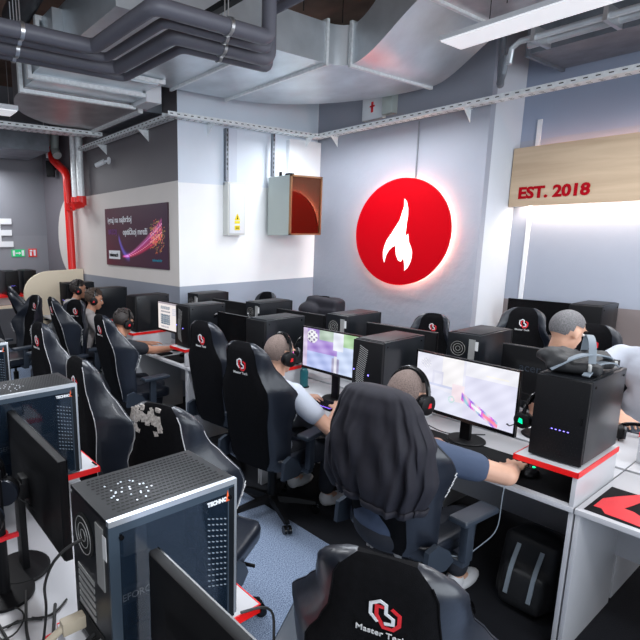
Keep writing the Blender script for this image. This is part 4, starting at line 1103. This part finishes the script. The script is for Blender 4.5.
for (c_,r_,q_) in (((-.365,.03,.68),(.040,.14,.060),.15),((-.375,.06,.64),(.028,.11,.05),-.2),((-.35,-.05,.70),(.03,.10,.04),.3)): g.ell(c_,r_,Mx.Rotation(q_,3,'X'),20)
part('hood',remesh(g.mesh('hood','hoodie'),.012,5),None,t)
g=G(); g.tube([(-.28,.22,.52),(-.29,.28,.40),(-.28,.295,.25),(-.25,.28,.17)],[.05,.06,.055,.045],14); part('sleeve',g,'hoodie',t,ang=80)
# dark garment over distant chair
g=G()
g.box((4.585,3.98,1.10),(.20,.46,.30),Mx.Rotation(.05,3,'X'),.05,3); g.ell((4.50,4.12,1.10),(.13,.16,.10),None,16); g.box((4.52,3.92,1.0),(.12,.36,.30),None,.05,3); g.ell((4.60,3.86,1.22),(.10,.12,.04),None,16)
solo('folded_jacket',remesh(g.mesh('j','hoodie'),.014,3),None,'dark jacket slung over the chair under the round red sign','jacket')

# ------------------------------------------------------------------ small things
# strapped bag on the nearest computer
t=thing('shoulder_bag','crumpled black bag with grey straps on top of the nearest computer','bag',(2.80,.87,ZR+.405))
z0=ZR+.405
g=G(); g.box((2.79,.89,z0+.032),(.30,.21,.05),Mx.Rotation(.25,3,'Z'),.02); g.box((2.74,.93,z0+.062),(.20,.14,.05),Mx.Rotation(-.2,3,'Z')@Mx.Rotation(.2,3,'X'),.02); g.box((2.88,.84,z0+.045),(.13,.12,.05),Mx.Rotation(.6,3,'Z')@Mx.Rotation(-.25,3,'Y'),.018); g.ell((2.70,.96,z0+.07),(.07,.05,.04),None,16)
part('pouch',remesh(g.mesh('p','bag'),.010,2),None,t,world=True)
def ribbon(pts,w,th=.003,m='strap',name='strap'):
    pts=[V(p) for p in pts]; g=G(); R=[]
    for i,q in enumerate(pts):
        d=(pts[min(i+1,len(pts)-1)]-pts[max(0,i-1)]).normalized(); sdv=d.cross(V((0,0,1)))
        if sdv.length<.2: sdv=V((.8,.6,0))
        sdv.normalize(); n=sdv.cross(d)
        R.append(g.ring([q+sdv*w/2+n*th,q-sdv*w/2+n*th,q-sdv*w/2-n*th,q+sdv*w/2-n*th]))
    g.skin(R); return part(name,g,m,t,True,ang=70)
ribbon(bend([(2.70,.80,z0+.05),(2.74,.82,z0+.15),(2.86,.88,z0+.17),(2.90,.90,z0+.06)],.06),.028)
ribbon(bend([(2.62,.93,z0+.02),(2.68,.84,z0+.10),(2.80,.78,z0+.085),(2.93,.80,z0+.03)],.06),.035)
ribbon(bend([(2.64,.80,z0+.01),(2.72,.79,z0+.06),(2.84,.77,z0+.05),(2.94,.78,z0+.012)],.05),.03)
g=G(); g.box((2.66,.795,z0+.045),(.035,.012,.03),Mx.Rotation(.4,3,'Z'),.003); part('buckle',g,'silver',t,True)
g=G(); g.box((2.90,.775,z0+.03),(.03,.012,.03),Mx.Rotation(-.3,3,'Z'),.003); part('buckle',g,'silver',t,True)
# bottle
t=thing('bottle','teal drinking bottle beside the purple-lit game monitor','bottle',(2.98,2.775,.751))
g=G(); g.lathe([(.001,.0),(.031,0),(.033,.01),(.033,.13),(.026,.145),(.022,.15),(.001,.15)],seg=20); part('body',g,'teal',t)
g=G(); g.lathe([(.001,.15),(.023,.15),(.023,.172),(.001,.172)],seg=20); part('cap',g,mat('teal_cap',(.01,.16,.18),.4),t)
# backpack on the floor
t=thing('backpack','dark backpack with pale reflective strips on the floor under the nearest desk','backpack',(2.82,.98,.0))
g=G(); g.box((2.84,.98,.20),(.17,.27,.37),Mx.Rotation(.22,3,'Y'),.05,3); g.box((2.74,.97,.13),(.10,.21,.21),Mx.Rotation(.22,3,'Y'),.035,3); g.ell((2.90,.98,.37),(.07,.11,.05)); part('pack',remesh(g.mesh('p','bag'),.014,4),None,t,world=True)
def strip(a,b,c_,w=.03): ribbon(bend([a,b,c_],.05),w,.003,'strap','reflective_strip')
strip((2.675,1.03,.10),(2.72,1.03,.25),(2.80,1.03,.36),.02); strip((2.675,.92,.10),(2.72,.92,.25),(2.80,.92,.36),.02)
# hung and standing headsets
I3=Mx.Identity(3)
headset(V((2.84,1.055,1.04)),Mx.Rotation(D(80),3,'Z')@Mx.Rotation(D(0),3,'Y'),'black headset with green light hung between the pale game screen and its computer',glow='grn',s=.9)
headset(V((2.96,3.86,1.10)),Mx.Rotation(D(60),3,'Z'),'black headset hung behind the empty centre-row chair',glow='pinkled')
headset(V((2.98,2.93-.16,1.06)),Mx.Rotation(D(70),3,'Z'),'black headset with pink light above the teal bottle',glow='pinkled',s=.9)
headset(V((3.72,.83,.80)),Mx.Rotation(D(20),3,'Z')@Mx.Rotation(D(80),3,'Y'),'black headset with red trim lying on the desk at the right edge',s=.9)
for (x,y,z,l) in ((2.84,1.055,1.155,'slim black headset hook stand beside the nearest computer'),(2.96,3.86,1.225,'slim black headset stand behind the empty centre-row chair'),(2.98,2.77,1.175,'slim black headset stand by the teal bottle')):
    t=thing('headset_stand',l,'stand',(x,y,.75))
    g=G(); g.cyl((x,y,.751),(x,y,.757),.04); part('base',g,'plastic',t,True)
    g=G(); g.cyl((x,y,.757),(x,y,z-.012),.006); g.box((x,y,z-.012),(.05,.03,.008)); part('pole',g,'plastic',t,True)
t=thing('headset_stand','black headset stand with a red clip on the desk at the left edge','stand',(.34,1.66,.75))
g=G(); g.cyl((.34,1.66,.751),(.34,1.66,.762),.10,seg=28); part('base',g,'plastic',t,True)
g=G(); g.cyl((.34,1.66,.76),(.34,1.66,1.20),.020); part('pole',g,'plastic',t,True)
g=G(); g.cyl((.34,1.66,.96),(.34,1.66,.975),.028); g.box((.36,1.64,.967),(.07,.012,.014)); part('clip',g,'redlogo',t,True)
headset(V((.34,1.66,1.10)),Mx.Rotation(D(-30),3,'Z'),'black headset with red emblem on the stand at the left edge',s=1.05)
# cables
def cable(label,pts,r=.004,m='cable',rr=.06):
    g=G(); g.tube(bend(pts,rr,5),r,6); return solo('cable',g,m,label,'cable')
cable('black cable curling from the rear of the foreground computer up to its ports',[(.415,1.10,1.22),(.36,1.12,1.20),(.33,1.16,1.10),(.36,1.25,.95),(.34,1.28,.76)])
cable('black cable hanging from the lower rear of the foreground computer',[(.42,1.04,.96),(.34,1.06,.96),(.30,1.10,.82),(.30,1.30,.757),(.28,1.55,.757)],.005)
cable('thick black cable running across the white desk at lower left',[(.42,1.00,.98),(.35,1.02,.97),(.31,1.02,.80),(.34,1.42,.758),(.40,1.62,.758)],.005)
cable('thin black cable looping on the white desk by the headset stand',[(.20,1.50,.757),(.30,1.42,.757),(.38,1.52,.757),(.30,1.62,.757),(.20,1.70,.757)],.003)
cable('black power lead with a plug behind the foreground computer',[(.42,1.06,.98),(.36,1.08,.93),(.33,1.2,.77),(.40,1.35,.757),(.46,1.50,.757)],.0055)
cable('thick black lead bundle behind the foreground computer, nearest the bottom edge',[(.42,1.02,.99),(.34,1.0,.97),(.30,1.06,.86),(.33,1.2,.757),(.28,1.42,.757),(.22,1.6,.757)],.006)
cable('black lead crossing the white desk under the headset stand',[(.50,1.50,.757),(.42,1.44,.757),(.36,1.50,.757),(.28,1.48,.757),(.22,1.52,.757)],.004)
cable('short red lead lying on the white desk at lower left',[(.44,1.36,.757),(.40,1.38,.757),(.36,1.36,.757)],.005,'redlogo',.02)
g=G(); g.box((.405-.03,1.09,1.01),(.06,.028,.035),None,.004); g.cyl((.35,1.09,1.01),(.31,1.10,.98),.009); solo('video_plug',g,'tan','beige video cable plug at the rear of the foreground computer','plug')
cable('thin grey headset cable hanging in a loop beside the slate-blue man',[(2.56,1.03,.78),(2.50,1.02,.76),(2.44,1.00,.55),(2.30,1.08,.42),(2.22,1.16,.44)],.0025,'strap')
cable('black mouse cable over the edge of the red-edged shelf',[(2.80,1.02,.77),(2.70,1.06,.80),(2.66,1.13,.765),(2.80,1.25,.757)],.003)
cable('black cable drooping on the wall side of the desk beside the large pale screen',[(2.98,1.85,.757),(2.90,1.72,.80),(2.92,1.55,.757),(3.1,1.4,.757)],.0035)
cable('black cable from the red-edged shelf beside the second glass computer',[(.86,2.08,.93),(.90,2.07,.90),(.90,2.08,.75),(.885,2.1,.5)],.004)
cable('black cable from the red-edged shelf beside the foreground computer',[(.80,.95,.93),(.90,.925,.93),(.905,.925,.8),(.90,.94,.5)],.004)

# ------------------------------------------------------------------ light
def area(name,loc,rot,sx,sy,e,col):
    l=bpy.data.lights.new(name,'AREA'); l.shape='RECTANGLE'; l.size=sx; l.size_y=sy; l.energy=e; l.color=col
    o=bpy.data.objects.new(name,l); COL.objects.link(o); o.location=loc; o.rotation_euler=rot; return o
area('window_light_behind',(1.5,-3.6,2.2),(D(82),0,0),8,3.2,290,(.86,.93,1))
area('fill_light_left',(-4.3,2.5,2.3),(D(82),0,D(-90)),8,2.8,60,(.90,.94,1))  # added fill from the unseen left side, no known window there
for x,y in ((.8,-.6),(.3,3.3),(.8,6.8),(4.75,1.0),(4.85,3.9),(2.2,8.8)): area('overhead_light',(x,y,3.15),(0,0,0),.3,1.6,34,(.93,.96,1))
area('sign_glow',(6.235,.4,2.262),(0,D(-4),0),.06,4.6,34,(1,.80,.66))
area('overhead_light',(1.7,2.6,3.1),(0,0,0),.3,2.4,60,(.86,.92,1))  # added light without a fixture, brightens the aisle carpet
area('overhead_light',(3.87,.33,3.29),(0,0,0),.3,3.6,55,(.93,.96,1))
w=bpy.data.worlds.new('w'); SC.world=w; w.use_nodes=True
w.node_tree.nodes['Background'].inputs[0].default_value=(.72,.80,.95,1); w.node_tree.nodes['Background'].inputs[1].default_value=.30
# ------------------------------------------------------------------ camera
cd_=bpy.data.cameras.new('camera'); cam_=bpy.data.objects.new('camera',cd_); COL.objects.link(cam_)
cd_.sensor_width=36; cd_.sensor_fit='HORIZONTAL'; FPX=509.378
cd_.lens=FPX/640*36; cd_.shift_x=(320-198)/640; cd_.shift_y=(335-320)/640; cd_.clip_start=.05
P=(198.,335.)
def d3(p): return V((p[0]-P[0],p[1]-P[1],FPX)).normalized()
Yc=d3((-165,240)); Xc=d3((940,231)); Zc=-(Xc.cross(Yc))
if Zc.y>0: Zc=-Zc
rx=V((Xc.x,Yc.x,Zc.x)); ry=-V((Xc.y,Yc.y,Zc.y)); rz_=-V((Xc.z,Yc.z,Zc.z))
m4=Mx((rx,ry,rz_)).transposed().to_4x4(); m4.translation=V((0,0,1.95)); cam_.matrix_world=m4
SC.camera=cam_
SC.view_settings.view_transform='Standard'; SC.view_settings.look='None'; SC.view_settings.gamma=1; SC.view_settings.use_curve_mapping=False
SC.view_settings.exposure=.25
